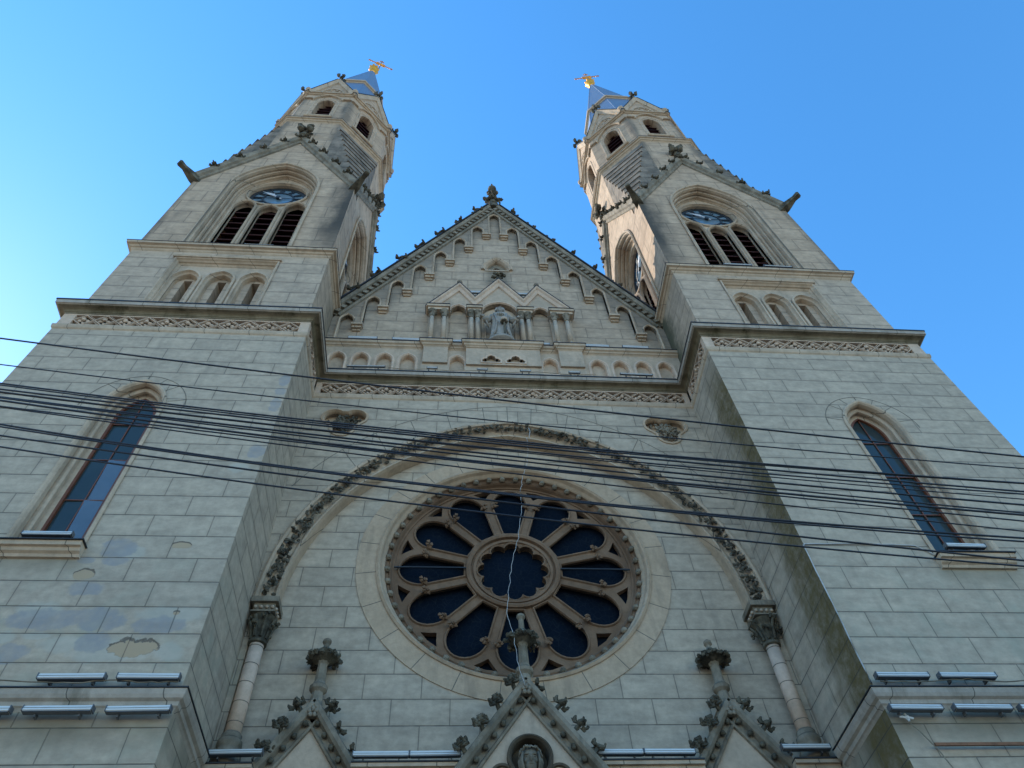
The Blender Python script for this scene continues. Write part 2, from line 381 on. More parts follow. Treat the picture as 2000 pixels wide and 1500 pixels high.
class MB:
    def __init__(s):
        s.v = []; s.f = []
    def add(s, vs, fs):
        o = len(s.v)
        s.v.extend(tuple(v) for v in vs)
        s.f.extend(tuple(i+o for i in f) for f in fs)
    def box(s, x0, x1, y0, y1, z0, z1):
        s.add([(x, y, z) for x in (x0, x1) for y in (y0, y1) for z in (z0, z1)],
              [(0,1,3,2),(4,6,7,5),(0,4,5,1),(2,3,7,6),(0,2,6,4),(1,5,7,3)])
        return s
    def fbox(s, fr, u0, u1, z0, z1, d0, d1):
        s.add([fr(u, z, d) for u in (u0, u1) for d in (d0, d1) for z in (z0, z1)],
              [(0,1,3,2),(4,6,7,5),(0,4,5,1),(2,3,7,6),(0,2,6,4),(1,5,7,3)])
        return s
    def slab(s, fr, poly, holes=(), d0=-0.3, d1=0.0):
        loops = [list(poly)] + [list(h) for h in holes]
        tri = tessellate_polygon([[Vector((p[0], p[1], 0)) for p in l] for l in loops])
        flat = [p for l in loops for p in l]
        n = len(flat)
        vs = [fr(p[0], p[1], d1) for p in flat] + [fr(p[0], p[1], d0) for p in flat]
        fs = [tuple(t) for t in tri] + [tuple(i+n for i in reversed(t)) for t in tri]
        k = 0
        for l in loops:
            m = len(l)
            for i in range(m):
                a = k+i; b = k+(i+1) % m
                fs.append((a, b, b+n, a+n))
            k += m
        s.add(vs, fs)
        return s
    def sweep(s, fr, pts, prof, closed=False):
        """prof: (n, d) points; n to the left of travel, d out of the wall"""
        P = [Vector(p) for p in pts]
        n = len(P); m = len(prof)
        vs = []
        for i in range(n):
            if closed: a = P[i-1]; b = P[(i+1) % n]
            else: a = P[i-1] if i > 0 else None; b = P[i+1] if i < n-1 else None
            d1 = (P[i]-a).normalized() if a is not None else None
            d2 = (b-P[i]).normalized() if b is not None else None
            if d1 is None: d1 = d2
            if d2 is None: d2 = d1
            n1 = Vector((-d1.y, d1.x)); n2 = Vector((-d2.y, d2.x))
            nn = n1+n2
            if nn.length < 1e-6: nn = n1
            nn.normalize()
            nn = nn/max(0.35, nn.dot(n1))
            for (a_, d_) in prof:
                q = P[i]+nn*a_
                vs.append(fr(q.x, q.y, d_))
        fs = []
        for i in range(n if closed else n-1):
            j = (i+1) % n
            for k in range(m):
                l = (k+1) % m
                fs.append((i*m+k, j*m+k, j*m+l, i*m+l))
        if not closed:
            fs.append(tuple(range(m))); fs.append(tuple((n-1)*m+k for k in reversed(range(m))))
        s.add(vs, fs)
        return s
    def hrun(s, path, prof, closed=False):
        """horizontal moulding: prof (out, z), out to the right of travel in plan"""
        P = [Vector(p) for p in path]
        n = len(P); m = len(prof); vs = []
        for i in range(n):
            if closed: a = P[i-1]; b = P[(i+1) % n]
            else: a = P[i-1] if i > 0 else None; b = P[i+1] if i < n-1 else None
            d1 = (P[i]-a).normalized() if a is not None else None
            d2 = (b-P[i]).normalized() if b is not None else None
            if d1 is None: d1 = d2
            if d2 is None: d2 = d1
            n1 = Vector((d1.y, -d1.x)); n2 = Vector((d2.y, -d2.x))
            nn = (n1+n2).normalized(); nn = nn/max(0.3, nn.dot(n1))
            for (o_, z_) in prof:
                q = P[i]+nn*o_
                vs.append((q.x, q.y, z_))
        fs = []
        for i in range(n if closed else n-1):
            j = (i+1) % n
            for k in range(m):
                l = (k+1) % m
                fs.append((i*m+k, j*m+k, j*m+l, i*m+l))
        if not closed:
            fs.append(tuple(range(m))); fs.append(tuple((n-1)*m+k for k in reversed(range(m))))
        s.add(vs, fs)
        return s
    def lathe(s, c, prof, n=12, ph=0.0, sx=1.0, sy=1.0):
        """prof (r, z) from bottom to top, around c"""
        vs = []; m = len(prof)
        for r, z in prof:
            for k in range(n):
                a = ph+2*PI*k/n
                vs.append((c[0]+r*math.cos(a)*sx, c[1]+r*math.sin(a)*sy, c[2]+z))
        fs = []
        for i in range(m-1):
            for k in range(n):
                l = (k+1) % n
                fs.append((i*n+k, i*n+l, (i+1)*n+l, (i+1)*n+k))
        fs.append(tuple(reversed(range(n)))); fs.append(tuple((m-1)*n+k for k in range(n)))
        s.add(vs, fs)
        return s
    def tube(s, pts, r, n=6, r1=None):
        P = [Vector(p) for p in pts]; vs = []; N = len(P)
        up_ = Vector((0, 0, 1))
        for i in range(N):
            d = (P[min(i+1, N-1)]-P[max(i-1, 0)]).normalized()
            a = d.cross(up_)
            if a.length < 1e-3: a = d.cross(Vector((0, 1, 0)))
            a.normalize(); b = d.cross(a)
            rr = r if r1 is None else r+(r1-r)*i/(N-1)
            for k in range(n):
                t = 2*PI*k/n
                vs.append(P[i]+a*math.cos(t)*rr+b*math.sin(t)*rr)
        fs = []
        for i in range(N-1):
            for k in range(n):
                l = (k+1) % n
                fs.append((i*n+k, i*n+l, (i+1)*n+l, (i+1)*n+k))
        fs.append(tuple(reversed(range(n)))); fs.append(tuple((N-1)*n+k for k in range(n)))
        s.add(vs, fs)
        return s
    def blob(s, c, r, seg=6, rings=4, jit=0.0, mat=None):
        if not hasattr(r, '__len__'): r = (r, r, r)
        vs = [Vector((0, 0, -r[2]))]
        for i in range(1, rings):
            th = PI*i/rings
            for k in range(seg):
                a = 2*PI*(k+0.5*(i % 2))/seg
                j = 1+random.uniform(-jit, jit)
                vs.append(Vector((r[0]*math.sin(th)*math.cos(a)*j, r[1]*math.sin(th)*math.sin(a)*j, -r[2]*math.cos(th)*j)))
        vs.append(Vector((0, 0, r[2])))
        fs = [(0, 1+(k+1) % seg, 1+k) for k in range(seg)]
        for i in range(rings-2):
            for k in range(seg):
                a = 1+i*seg+k; b = 1+i*seg+(k+1) % seg
                fs.append((a, b, b+seg, a+seg))
        t = len(vs)-1
        fs += [(t, 1+(rings-2)*seg+k, 1+(rings-2)*seg+(k+1) % seg) for k in range(seg)]
        c = Vector(c)
        if mat is not None: vs = [mat@v for v in vs]
        s.add([v+c for v in vs], fs)
        return s
    def mesh(s, name, mat, smooth=False):
        me = bpy.data.meshes.new(name)
        me.from_pydata(s.v, [], s.f)
        bm = bmesh.new(); bm.from_mesh(me)
        bmesh.ops.recalc_face_normals(bm, faces=bm.faces)
        bm.to_mesh(me); bm.free()
        if smooth:
            for p in me.polygons: p.use_smooth = True
        me.materials.append(mat)
        return me
    def build(s, name, mat, parent=None, smooth=False, label=None):
        me = s.mesh(name, mat, smooth)
        o = bpy.data.objects.new(name, me)
        COL.objects.link(o)
        if parent is not None: o.parent = parent
        if label: o["label"] = label
        return o

def tag(o, label=None, cat=None, group=None, kind=None):
    if label: o["label"] = label
    if cat: o["category"] = cat
    if group: o["group"] = group
    if kind: o["kind"] = kind
    return o
def empty(name, loc=(0, 0, 0)):
    o = bpy.data.objects.new(name, None); o.location = loc
    o.empty_display_size = 0.3
    COL.objects.link(o)
    return o
def put(name, me, parent, loc, rot=(0, 0, 0), scale=1.0):
    o = bpy.data.objects.new(name, me)
    COL.objects.link(o)
    o.parent = parent
    o.location = loc; o.rotation_euler = rot
    o.scale = (scale,)*3 if not hasattr(scale, '__len__') else scale
    return o

# 2-D shapes
def arch(cx, zs, w, h, n=10):
    r = (w*w+h*h)/(2*w)
    c0 = cx-w+r
    t1 = PI-math.acos(max(-1, min(1, (r-w)/r)))
    L = []
    for i in range(n+1):
        t = PI+(t1-PI)*i/n
        L.append((c0+r*math.cos(t), zs+r*math.sin(t)))
    return L+[(2*cx-x, z) for x, z in reversed(L[:-1])]
def opening(cx, z0, zs, w, h, n=10):
    return [(cx-w, z0)]+arch(cx, zs, w, h, n)+[(cx+w, z0)]
def circ(cx, cz, r, n=48, a0=PI, cw=True):
    return [(cx+r*math.cos(a0-(2*PI*i/n)*(1 if cw else -1)), cz+r*math.sin(a0-(2*PI*i/n)*(1 if cw else -1))) for i in range(n)]
def foil(cx, cz, rc, r, k, ph=PI/2, seg=8):
    """multifoil outline: k lobes of radius r centred on radius rc"""
    P = []
    half = PI/k
    # intersection of a lobe with the sector border
    b = rc*math.cos(half); disc = r*r-(rc*math.sin(half))**2
    q = b+math.sqrt(max(0, disc)) if disc > 0 else b
    px, py = q*math.cos(half)-rc, q*math.sin(half)
    al = math.atan2(py, px)
    for i in range(k):
        c = ph-2*PI*i/k
        for j in range(seg):
            t = c+al-2*al*j/seg
            P.append((cx+rc*math.cos(c)+r*math.cos(t), cz+rc*math.sin(c)+r*math.sin(t)))
    return P

# ------------------------------------------------------------------ small carved things, one mesh each, used many times
def leafball(mb, c, r, n=10, flat=1.0):
    for i in range(n):
        a = random.uniform(0, 2*PI); e = random.uniform(-0.9, 0.9)
        d = Vector((math.cos(a)*math.cos(e), math.sin(a)*math.cos(e)*flat, math.sin(e)))
        m = Matrix.Rotation(random.uniform(0, PI), 3, 'X') @ Matrix.Rotation(random.uniform(0, PI), 3, 'Z')
        mb.blob(Vector(c)+d*r*0.62, (r*0.42, r*0.26, r*0.42), 5, 4, 0.35, m)
def crocket_mesh(name, mat, big=1.0):
    """leafy hook: stalk growing along +Z with a knot of curled leaves"""
    mb = MB()
    mb.tube([(0, 0, -0.06), (0, 0, 0.10), (0.01, 0, 0.20)], 0.05, 5, 0.045)
    mb.blob((0, 0, 0.24), (0.08, 0.08, 0.09), 6, 4, 0.25)
    for k in range(4):
        a = PI/2*k
        d = Vector((math.cos(a), math.sin(a), 0))
        mb.blob(d*0.11+Vector((0, 0, 0.17)), (0.075, 0.055, 0.05), 5, 4, 0.35, Matrix.Rotation(a, 3, 'Z'))
        mb.blob(d*0.15+Vector((0, 0, 0.235)), (0.04, 0.04, 0.06), 5, 4, 0.35)
    leafball(mb, (0, 0, 0.25), 0.11, 7)
    mb.v = [tuple(q*big for q in v) for v in mb.v]
    return mb.mesh(name, mat)
me_crocket = crocket_mesh("crocket", m_dark, 1.0)
me_rosette = MB()
for k in range(5):
    a = 2*PI*k/5
    me_rosette.blob((0.045*math.cos(a), -0.03, 0.045*math.sin(a)), (0.035, 0.03, 0.035), 5, 4, 0.2)
me_rosette.blob((0, -0.05, 0), 0.025, 5, 4)

# ------------------------------------------------------------------ the church
church = empty("church")
tag(church, "grey stone church facade with twin towers, rose window and stepped central gable", "church")

HX = 8.30     # tower axis
TY = 3.0

def frames(s):
    """front frame and the frame of the side that looks at the other tower"""
    return Fr((0, 0, 0), (s, 0, 0), (0, -1, 0)), Fr((0, 0, 0), (s, 0, 0), (0, -1, 0))

def plan(s, pts):
    """plan path given for the right tower, travelling +X; mirrored and reversed for the left"""
    return pts if s > 0 else [(-x, y) for x, y in reversed(pts)]

def window_trim_profile(d_in, w):
    return [(0.0, 0.0), (0.0, d_in), (-w, d_in)]

def lancet(s, fr):
    """tall narrow window: splayed sandy moulding, sill, timber frame, panes"""
    cx = 8.36
    zs, z0 = 14.75, 10.72
    L = MB()
    path = opening(cx, z0, zs, 0.62, 0.92, 10)
    # outer roll, hollow, inner roll and reveal
    L.sweep(fr, path, [(0.06, 0.0), (0.075, 0.03), (0.04, 0.055), (0.0, 0.04), (-0.03, 0.0), (-0.035, -0.09), (-0.005, -0.10), (-0.005, -0.15), (-0.08, -0.14),
                       (-0.12, -0.17), (-0.12, -0.23), (-0.08, -0.24), (-0.10, -0.29), (-0.20, -0.30), (-0.20, -0.45), (0.06, -0.45)])
    w = L.build("lancet_window", m_trim, church)
    J = MB()
    out = arch(cx, zs, 1.10, 1.15, 12)
    J.sweep(fr, out, [(0.007, 0.002), (-0.007, 0.002), (-0.007, 0.005), (0.007, 0.005)])
    inn = arch(cx, zs, 0.72, 0.98, 12)
    for i in (2, 6, 9, 12, 15, 18, 22):
        J.sweep(fr, [inn[i], out[i]], [(0.006, 0.002), (-0.006, 0.002), (-0.006, 0.005), (0.006, 0.005)])
    J.build("voussoir_joint", m_joint, w)
    # sill with black flashing
    S = MB()
    S.sweep(fr, [(cx-0.72, 10.46), (cx+0.75, 10.46)], [(0.0, 0.0), (0.0, 0.05), (0.05, 0.07), (0.08, 0.12), (0.14, 0.14), (0.15, 0.19), (0.235, 0.20), (0.235, -0.3), (0.0, -0.3)])
    S.build("window_sill", m_trim, w)
    F = MB(); F.fbox(fr, cx-0.75, cx+0.78, 10.697, 10.715, -0.34, 0.235); F.build("sill_flashing", m_lead, w)
    G = MB()
    gp = opening(cx, 10.72, 14.72, 0.425, 0.76, 10)
    G.sweep(fr, gp, [(-0.001, -0.30), (-0.06, -0.30), (-0.06, -0.37), (-0.001, -0.37)])
    G.build("window_frame", m_wood, w)
    B = MB()
    B.fbox(fr, cx-0.011, cx+0.011, 10.72, 15.38, -0.352, -0.33)
    for z in (11.0, 12.21, 13.37, 14.53):
        B.fbox(fr, cx-0.365, cx-0.0115, z-0.012, z+0.012, -0.353, -0.331)
        B.fbox(fr, cx+0.0115, cx+0.365, z-0.012, z+0.012, -0.353, -0.331)
    B.build("glazing_bar", m_wood, w)
    # panes, each tilted a touch differently as old glass is
    zsl = [10.72, 11.0, 12.21, 13.37, 14.53, 15.42]
    rr = random.Random(3 if s < 0 else 9)
    Gl = MB(); Gn = MB()
    for i in range(5):
        for h in (0, 1):
            a, b = (cx-0.39, cx-0.004) if h == 0 else (cx+0.004, cx+0.39)
            d = -0.36
            t1, t2 = rr.uniform(-.006, .006), rr.uniform(-.012, .012)
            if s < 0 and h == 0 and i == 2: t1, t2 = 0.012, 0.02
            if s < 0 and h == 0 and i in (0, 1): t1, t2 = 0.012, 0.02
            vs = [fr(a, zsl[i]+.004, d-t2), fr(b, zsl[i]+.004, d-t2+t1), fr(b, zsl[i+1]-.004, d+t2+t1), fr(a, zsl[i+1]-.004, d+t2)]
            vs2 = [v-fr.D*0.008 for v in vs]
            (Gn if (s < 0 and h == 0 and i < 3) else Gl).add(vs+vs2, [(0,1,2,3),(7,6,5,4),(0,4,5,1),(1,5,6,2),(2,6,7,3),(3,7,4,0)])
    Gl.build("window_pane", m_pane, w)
    if Gn.v: Gn.build("window_pane", m_pane_sky, w, label="panes at the lower inner side, coloured brighter as a sky reflection")
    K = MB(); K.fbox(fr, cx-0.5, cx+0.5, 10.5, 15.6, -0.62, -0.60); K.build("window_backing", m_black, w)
    return w

def belfry_window(fr, cx, name="belfry_window"):
    """great pointed window: ring of mouldings, three louvred lancets, a clock in the head"""
    zs, z0, W, H = 28.45, 22.94, 1.62, 2.5
    o = MB()
    path = opening(cx, z0, zs, 1.56, 2.42, 12)
    o.sweep(fr, path, [(0.07, 0.0), (0.10, 0.05), (0.06, 0.09), (0.01, 0.07), (0.0, 0.0), (-0.04, -0.03), (-0.045, -0.13), (-0.015, -0.14), (-0.015, -0.20), (-0.07, -0.18), (-0.10, -0.21), (-0.10, -0.30), (-0.06, -0.31), (-0.06, -0.36),
                       (-0.13, -0.35), (-0.16, -0.38), (-0.16, -0.46), (-0.20, -0.46), (-0.20, -0.60), (0.07, -0.60)])
    win = o.build(name, m_trim, church)
    # tracery plate with three lancets and the clock eye
    T = MB()
    outer = opening(cx, z0, zs, 1.375, 2.24, 12)
    cz, cr = 28.93, 1.06
    holes = []
    lows = []
    for k, top in ((-1, 28.10), (0, 27.78), (1, 28.10)):
        h = opening(cx+0.91*k, z0+0.02, top-0.52, 0.345, 0.50, 6)
        lows.append(h); holes.append(h)
    T.slab(fr, outer, holes+[circ(cx, cz, cr*0.985, 32)], -0.62, -0.50)
    T.build("tracery", m_trim, win)
    for h in lows:
        T2 = MB()
        T2.sweep(fr, h[:], [(0.10, -0.50), (0.10, -0.45), (0.05, -0.40), (0.01, -0.44), (0.0, -0.52), (0.0, -0.70), (0.06, -0.70), (0.10, -0.6)])
        T2.build("lancet_roll", m_trim, win)
    T2 = MB()
    T2.sweep(fr, circ(cx, cz, cr, 36), [(0.10, -0.50), (0.09, -0.44), (0.03, -0.42), (0.0, -0.50), (0.0, -0.66), (0.05, -0.66), (0.10, -0.6)], True)
    T2.build("tracery_roll", m_trim, win)
    for k in (-1, 0, 1):
        Lv = MB()
        c = cx+0.91*k
        z = z0+0.35
        while z < 27.6:
            a, b = c-0.39, c+0.39
            Lv.add([fr(a, z, -0.70), fr(b, z, -0.70), fr(b, z+0.30, -0.98), fr(a, z+0.30, -0.98),
                    fr(a, z+0.035, -0.68), fr(b, z+0.035, -0.68), fr(b, z+0.335, -0.96), fr(a, z+0.335, -0.96)],
                   [(0,1,2,3),(7,6,5,4),(0,4,5,1),(1,5,6,2),(2,6,7,3),(3,7,4,0)])
            z += 0.47
        Lv.build("louvre", m_louvre, win)
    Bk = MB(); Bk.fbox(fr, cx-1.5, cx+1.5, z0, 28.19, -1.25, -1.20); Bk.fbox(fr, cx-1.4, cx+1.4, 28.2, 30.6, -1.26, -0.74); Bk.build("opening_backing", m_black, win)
    return win, cz, cr

def clock(fr, cx, cz, cr, s, rot=0.0):
    d0 = -0.66
    D = MB()
    D.slab(fr, circ(cx, cz, cr*0.97, 40), (), d0-0.03, d0)
    c = D.build("clock", m_dial, church)
    K = MB()
    K.slab(fr, circ(cx, cz, cr*0.99, 40), [circ(cx, cz, cr*0.86, 40)], d0+0.004, d0+0.03)
    K.slab(fr, circ(cx, cz, cr*0.56, 32), [circ(cx, cz, cr*0.50, 32)], d0+0.004, d0+0.03)
    for k in range(12):
        a = PI/6*k
        for o_ in ((-0.05, 0.05) if k % 3 else (-0.07, 0.0, 0.07)):
            p, q = cr*0.54, cr*0.88
            sx_, cx_ = math.sin(a), math.cos(a)
            K.sweep(fr, [(cx+sx_*p+cx_*o_*0.8, cz+cx_*p-sx_*o_*0.8), (cx+sx_*q+cx_*o_, cz+cx_*q-sx_*o_)], [(0.02, d0+0.004), (-0.02, d0+0.004), (-0.02, d0+0.028), (0.02, d0+0.028)])
    K.fbox(fr, cx-cr*0.9, cx+cr*0.9, cz-0.015, cz+0.015, d0+0.031, d0+0.045)
    K.slab(fr, circ(cx, cz, 0.09, 12), (), d0+0.03, d0+0.10)
    K.build("dial_numerals", m_dialdark, c)
    for (a, l, w) in ((R(-52), 0.82, 0.06), (R(-44), 0.55, 0.09)):
        a = a*s
        H = MB()
        dx, dz = math.sin(a), math.cos(a)
        P = lambda t, o_: (cx+dx*t+dz*o_, cz+dz*t-dx*o_)
        H.slab(fr, [P(-0.18, 0.02), P(0.25, 0.025), P(l*0.6*cr, w), P(l*0.72*cr, w*0.4), P(l*cr, 0.0), P(l*0.72*cr, -w*0.4), P(l*0.6*cr, -w), P(0.25, -0.025), P(-0.18, -0.02)], (), d0+0.06+w*0.1, d0+0.075+w*0.1)
        H.build("clock_hand", m_hand, c)
    return c

def broach(s, qx, qy):
    """stepped corner slabs leading the square belfry over to the octagon"""
    mb = MB()
    ap = 2.885
    dmax_z0, z1 = 28.95, 36.6
    n = 11
    half = ap*math.tan(PI/8)
    for i in range(n):
        z = dmax_z0+(z1-dmax_z0)*i/n
        zt = dmax_z0+(z1-dmax_z0)*(i+1)/n
        k = 1.0-(i/n)
        w0 = 1.62 if z < 31.3 else half
        def ring(kk, zz, lip=0.0):
            a = max(w0+0.01, half+(ap-half)*kk)
            return [(HX+qx*ap, TY+qy*w0, zz), (HX+qx*ap, TY+qy*a, zz), (HX+qx*a, TY+qy*ap, zz), (HX+qx*w0, TY+qy*ap, zz), (HX+qx*w0*0.98, TY+qy*w0*0.98, zz)]
        b = ring(k*0.97, z); t = ring(max(0.0, (k-1.0/n))*0.97+0.028, zt+0.03)
        vs = [(s*x, y, zz) for x, y, zz in b+t]
        m = len(b)
        mb.add(vs, [tuple(range(m)), tuple(range(2*m-1, m-1, -1))]+[(j, (j+1) % m, m+(j+1) % m, m+j) for j in range(m)])
        e0 = Vector(vs[1]); e1 = Vector(vs[2])
        nrm = Vector((s*qx, qy, 0)).normalized()
        c0, c1 = e0+(e0-e1).normalized()*0.03, e1+(e1-e0).normalized()*0.03
        up_ = Vector((0, 0, .08))
        mb.add([c0+nrm*0.075, c1+nrm*0.075, c1-nrm*0.1, c0-nrm*0.1, c0+nrm*0.055+up_, c1+nrm*0.055+up_, c1-nrm*0.1+up_, c0-nrm*0.1+up_],
               [(0,1,2,3),(7,6,5,4),(0,4,5,1),(1,5,6,2),(2,6,7,3),(3,7,4,0)])
    return mb

def octring(ap, cx=HX, cy=TY):
    R_ = ap/math.cos(PI/8)
    return [(cx+R_*math.cos(PI/8+PI/4*k), cy+R_*math.sin(PI/8+PI/4*k)) for k in range(8)]

def tower(s):
    sd = "left" if s < 0 else "right"
    F0 = Fr((0, 0, 0), (s, 0, 0), (0, -1, 0))
    # ---- shaft
    T = MB()
    T.slab(F0, [(5.22, -0.3), (11.38, -0.3), (11.38, 17.9), (5.22, 17.9)], [opening(8.36, 10.70, 14.75, 0.62, 0.92, 10)], -0.60, 0.0)
    xs = sorted((s*5.22, s*5.82)); T.box(xs[0], xs[1], 0.60, 6.1, -0.3, 17.9)
    xs = sorted((s*10.78, s*11.38)); T.box(xs[0], xs[1], 0.60, 6.1, -0.3, 17.9)
    xs = sorted((s*5.82, s*10.78)); T.box(xs[0], xs[1], 5.5, 6.1, -0.3, 17.9)
    # frieze backing and cornice core
    xs = sorted((s*5.42, s*11.355)); T.box(xs[0], xs[1], 0.22, 6.07, 17.9, 18.9)
    tw = T.build("tower", m_shaft, church, label=sd+" tower of the facade with belfry, clock and spire")
    # ---- middle stage with the three-arched blind arcade
    S = MB()
    F1 = Fr((0, 0.09, 0), (s, 0, 0), (0, -1, 0))
    S.slab(F1, [(5.38, 18.9), (11.22, 18.9), (11.22, 22.66), (5.38, 22.66)], [[(6.80, 18.96), (6.80, 22.20), (9.80, 22.20), (9.80, 18.96)]], -0.5, 0.0)
    xs = sorted((s*5.38, s*5.88)); S.box(xs[0], xs[1], 0.59, 5.91, 18.9, 22.66)
    xs = sorted((s*10.72, s*11.22)); S.box(xs[0], xs[1], 0.59, 5.91, 18.9, 22.66)
    S.build("tower_stage", m_stage, tw)
    A = MB()
    A.sweep(F1, [(6.80, 18.96), (6.80, 22.20), (9.80, 22.20), (9.80, 18.96)], [(0.005, 0.001), (0.03, 0.03), (-0.02, 0.035), (-0.05, -0.02), (-0.09, -0.06), (-0.10, -0.10), (-0.16, -0.15), (-0.16, -0.26), (0.005, -0.26)])
    A.sweep(F1, [(6.72, 22.2), (9.88, 22.2)], [(0.02, 0.0), (0.03, 0.07), (0.09, 0.09), (0.11, 0.0)])
    ar = A.build("arcade_panel", m_trim, tw)
    B = MB()
    hs = [opening(c, 18.97, 21.15, 0.37, 0.5, 6) for c in (7.34, 8.30, 9.26)]
    sp = [[(c-0.36, 22.0), (c+0.36, 22.0), (c+0.36, 21.93), (c, 21.82), (c-0.36, 21.93)] for c in (7.34, 8.30, 9.26)]
    B.slab(F1, [(6.95, 18.95), (9.65, 18.95), (9.65, 22.06), (6.95, 22.06)], hs, -0.25, -0.16)
    B.build("arcade_plate", m_block, tw)
    for h in hs:
        B = MB()
        B.sweep(F1, h, [(0.09, -0.16), (0.08, -0.10), (0.02, -0.09), (0.0, -0.16), (-0.04, -0.20), (-0.05, -0.34), (0.09, -0.34), (0.09, -0.2)])
        B.build("arcade_moulding", m_trim, tw)
    B = MB()
    hs2 = [[(c-0.12, 19.05), (c-0.12, 21.42), (c+0.12, 21.42), (c+0.12, 19.05)] for c in (7.34, 8.30, 9.26)]
    B.slab(F1, [(6.94, 18.95), (9.66, 18.95), (9.66, 22.0), (6.94, 22.0)], hs2, -0.75, -0.34)
    B.build("slit_window_wall", m_stage, tw)
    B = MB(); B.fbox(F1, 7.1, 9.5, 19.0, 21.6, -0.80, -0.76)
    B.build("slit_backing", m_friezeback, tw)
    # ---- string course under the belfry
    st = MB()
    pth = plan(s, [(5.38, 5.9), (5.38, 0.09), (11.22, 0.09), (11.22, 5.9)])
    st.hrun(pth, [(-0.3, 22.62), (0.0, 22.62), (0.03, 22.66), (0.05, 22.72), (0.09, 22.74), (0.12, 22.80), (0.19, 22.82), (0.20, 22.92), (0.12, 22.945), (-0.3, 22.97)])
    st.build("string_course", m_trim, tw)
    st = MB(); st.hrun(pth, [(-0.05, 22.972), (0.115, 22.950), (0.215, 22.922), (0.215, 22.937), (0.12, 22.968), (-0.05, 22.99)]); st.build("string_flashing", m_lead, tw)
    # ---- belfry: front and inner faces pierced, the other two plain
    faces = [(Fr((0, 0.09, 0), (s, 0, 0), (0, -1, 0)), HX, True),
             (Fr((s*5.38, 0, 0), (0, 1, 0), (-s, 0, 0)), TY, True),
             (Fr((s*11.22, 0, 0), (0, 1, 0), (s, 0, 0)), TY, False),
             (Fr((0, 5.91, 0), (s, 0, 0), (0, 1, 0)), HX, False)]
    Bf = MB()
    for fr, c, op in faces:
        e = 2.92 if fr.U.x else 2.40
        hw = 2.92
        zl = 28.9
        ze = 34.1
        if fr.U.x: poly = [(c-2.92, 22.96), (c-2.92, zl), (c, ze), (c+2.92, zl), (c+2.92, 22.96)]
        else: poly = [(c-2.32, 22.96), (c-2.32, zl+0.6*1.781), (c, ze), (c+2.32, zl+0.6*1.781), (c+2.32, 22.96)]
        holes = [opening(c, 22.97, 28.45, 1.56, 2.42, 12)] if op else []
        Bf.slab(fr, poly, holes, -0.60, 0.0)
        if not fr.U.x:
            for q in (-1, 1): pass
    # octagon rising out of the gables
    rr = octring(2.895)
    Bf.add([(s*x, y, 31.2) for x, y in rr]+[(s*x, y, 36.9) for x, y in rr], [tuple(range(7, -1, -1)), tuple(range(8, 16))]+[(i, (i+1) % 8, 8+(i+1) % 8, 8+i) for i in range(8)])
    bf = Bf.build("belfry", m_belfry, church, label=sd+" belfry stage with steep gables")
    for j, (fr, c, op) in enumerate(faces):
        if op:
            w, cz, cr = belfry_window(fr, c)
            if j == 0: clock(fr, c, cz, cr, s)
            else: clock(fr, c, cz, cr, s)
        # raking mouldings
        Rk = MB()
        for q in (-1, 1):
            p = [(c+q*2.98, 28.78), (c, 34.12)] if q < 0 else [(c, 34.12), (c+2.98, 28.78)]
            Rk.sweep(fr, p, [(-0.24, 0.0), (-0.22, 0.06), (-0.12, 0.08), (-0.08, 0.16), (0.10, 0.20), (0.15, 0.10), (0.15, -0.10), (-0.24, -0.10)])
        Rk.build("raking_cornice", m_mid, bf)
        if op:
            for q in (-1, 1):
                for t in (0.16, 0.38, 0.60, 0.80, 0.94):
                    x = c+q*2.98*(1-t); z = 28.78+5.34*t
                    loc = fr(x, z+0.08, 0.10)
                    ang = -q*R(0)
                    o_ = put("crocket", me_crocket, bf, loc, (0, 0, 0), (1.1, 1.1, 1.0))
                    o_.rotation_euler = (R(28) if fr.U.x else 0, (-s if not fr.U.x else 0)*R(28), random.uniform(0, 1))
            Fn = MB()
            b = fr(c, 34.1, 0.08)
            Fn.lathe(b, [(0.10, -0.1), (0.12, 0.15), (0.20, 0.22), (0.20, 0.32), (0.10, 0.40), (0.10, 0.75), (0.13, 0.8)], 8)
            for a in range(4):
                d = Vector((math.cos(a*PI/2+PI/4), math.sin(a*PI/2+PI/4), 0))
                Fn.blob(b+d*0.27+Vector((0, 0, 0.95)), (0.17, 0.17, 0.22), 6, 4, 0.25)
                Fn.blob(b+d*0.36+Vector((0, 0, 1.10)), (0.11, 0.11, 0.10), 5, 4, 0.3)
            leafball(Fn, b+Vector((0, 0, 1.0)), 0.30, 12)
            leafball(Fn, b+Vector((0, 0, 0.28)), 0.22, 8)
            Fn.build("gable_finial", m_dark, bf)
    # gargoyle-like spouts at the corners
    for qx, qy in ((-1, -1), (1, -1), (-1, 1), (1, 1)):
        b = Vector((s*(HX+qx*2.86), TY+qy*2.86, 28.72))
        d = Vector((s*qx*0.62, qy*0.72, 0.06)).normalized()
        G = MB()
        side = Vector((-d.y, d.x, 0))
        secs = [(-0.25, 0.17, 0.20, 0), (0.20, 0.15, 0.15, 0.04), (0.60, 0.085, 0.085, 0.12), (0.80, 0.10, 0.10, 0.14), (0.86, 0.07, 0.07, 0.14)]
        vs = []
        for t, w, h, dz in secs:
            p = b+d*t+Vector((0, 0, dz))
            vs += [p+side*w-Vector((0, 0, h)), p+side*w+Vector((0, 0, h)), p-side*w+Vector((0, 0, h)), p-side*w-Vector((0, 0, h))]
        fs = [(3, 2, 1, 0), (16, 17, 18, 19)]
        for i in range(4):
            for k in range(4): fs.append((i*4+k, i*4+(k+1) % 4, (i+1)*4+(k+1) % 4, (i+1)*4+k))
        G.add(vs, fs)
        G.build("water_spout", m_dark, bf)
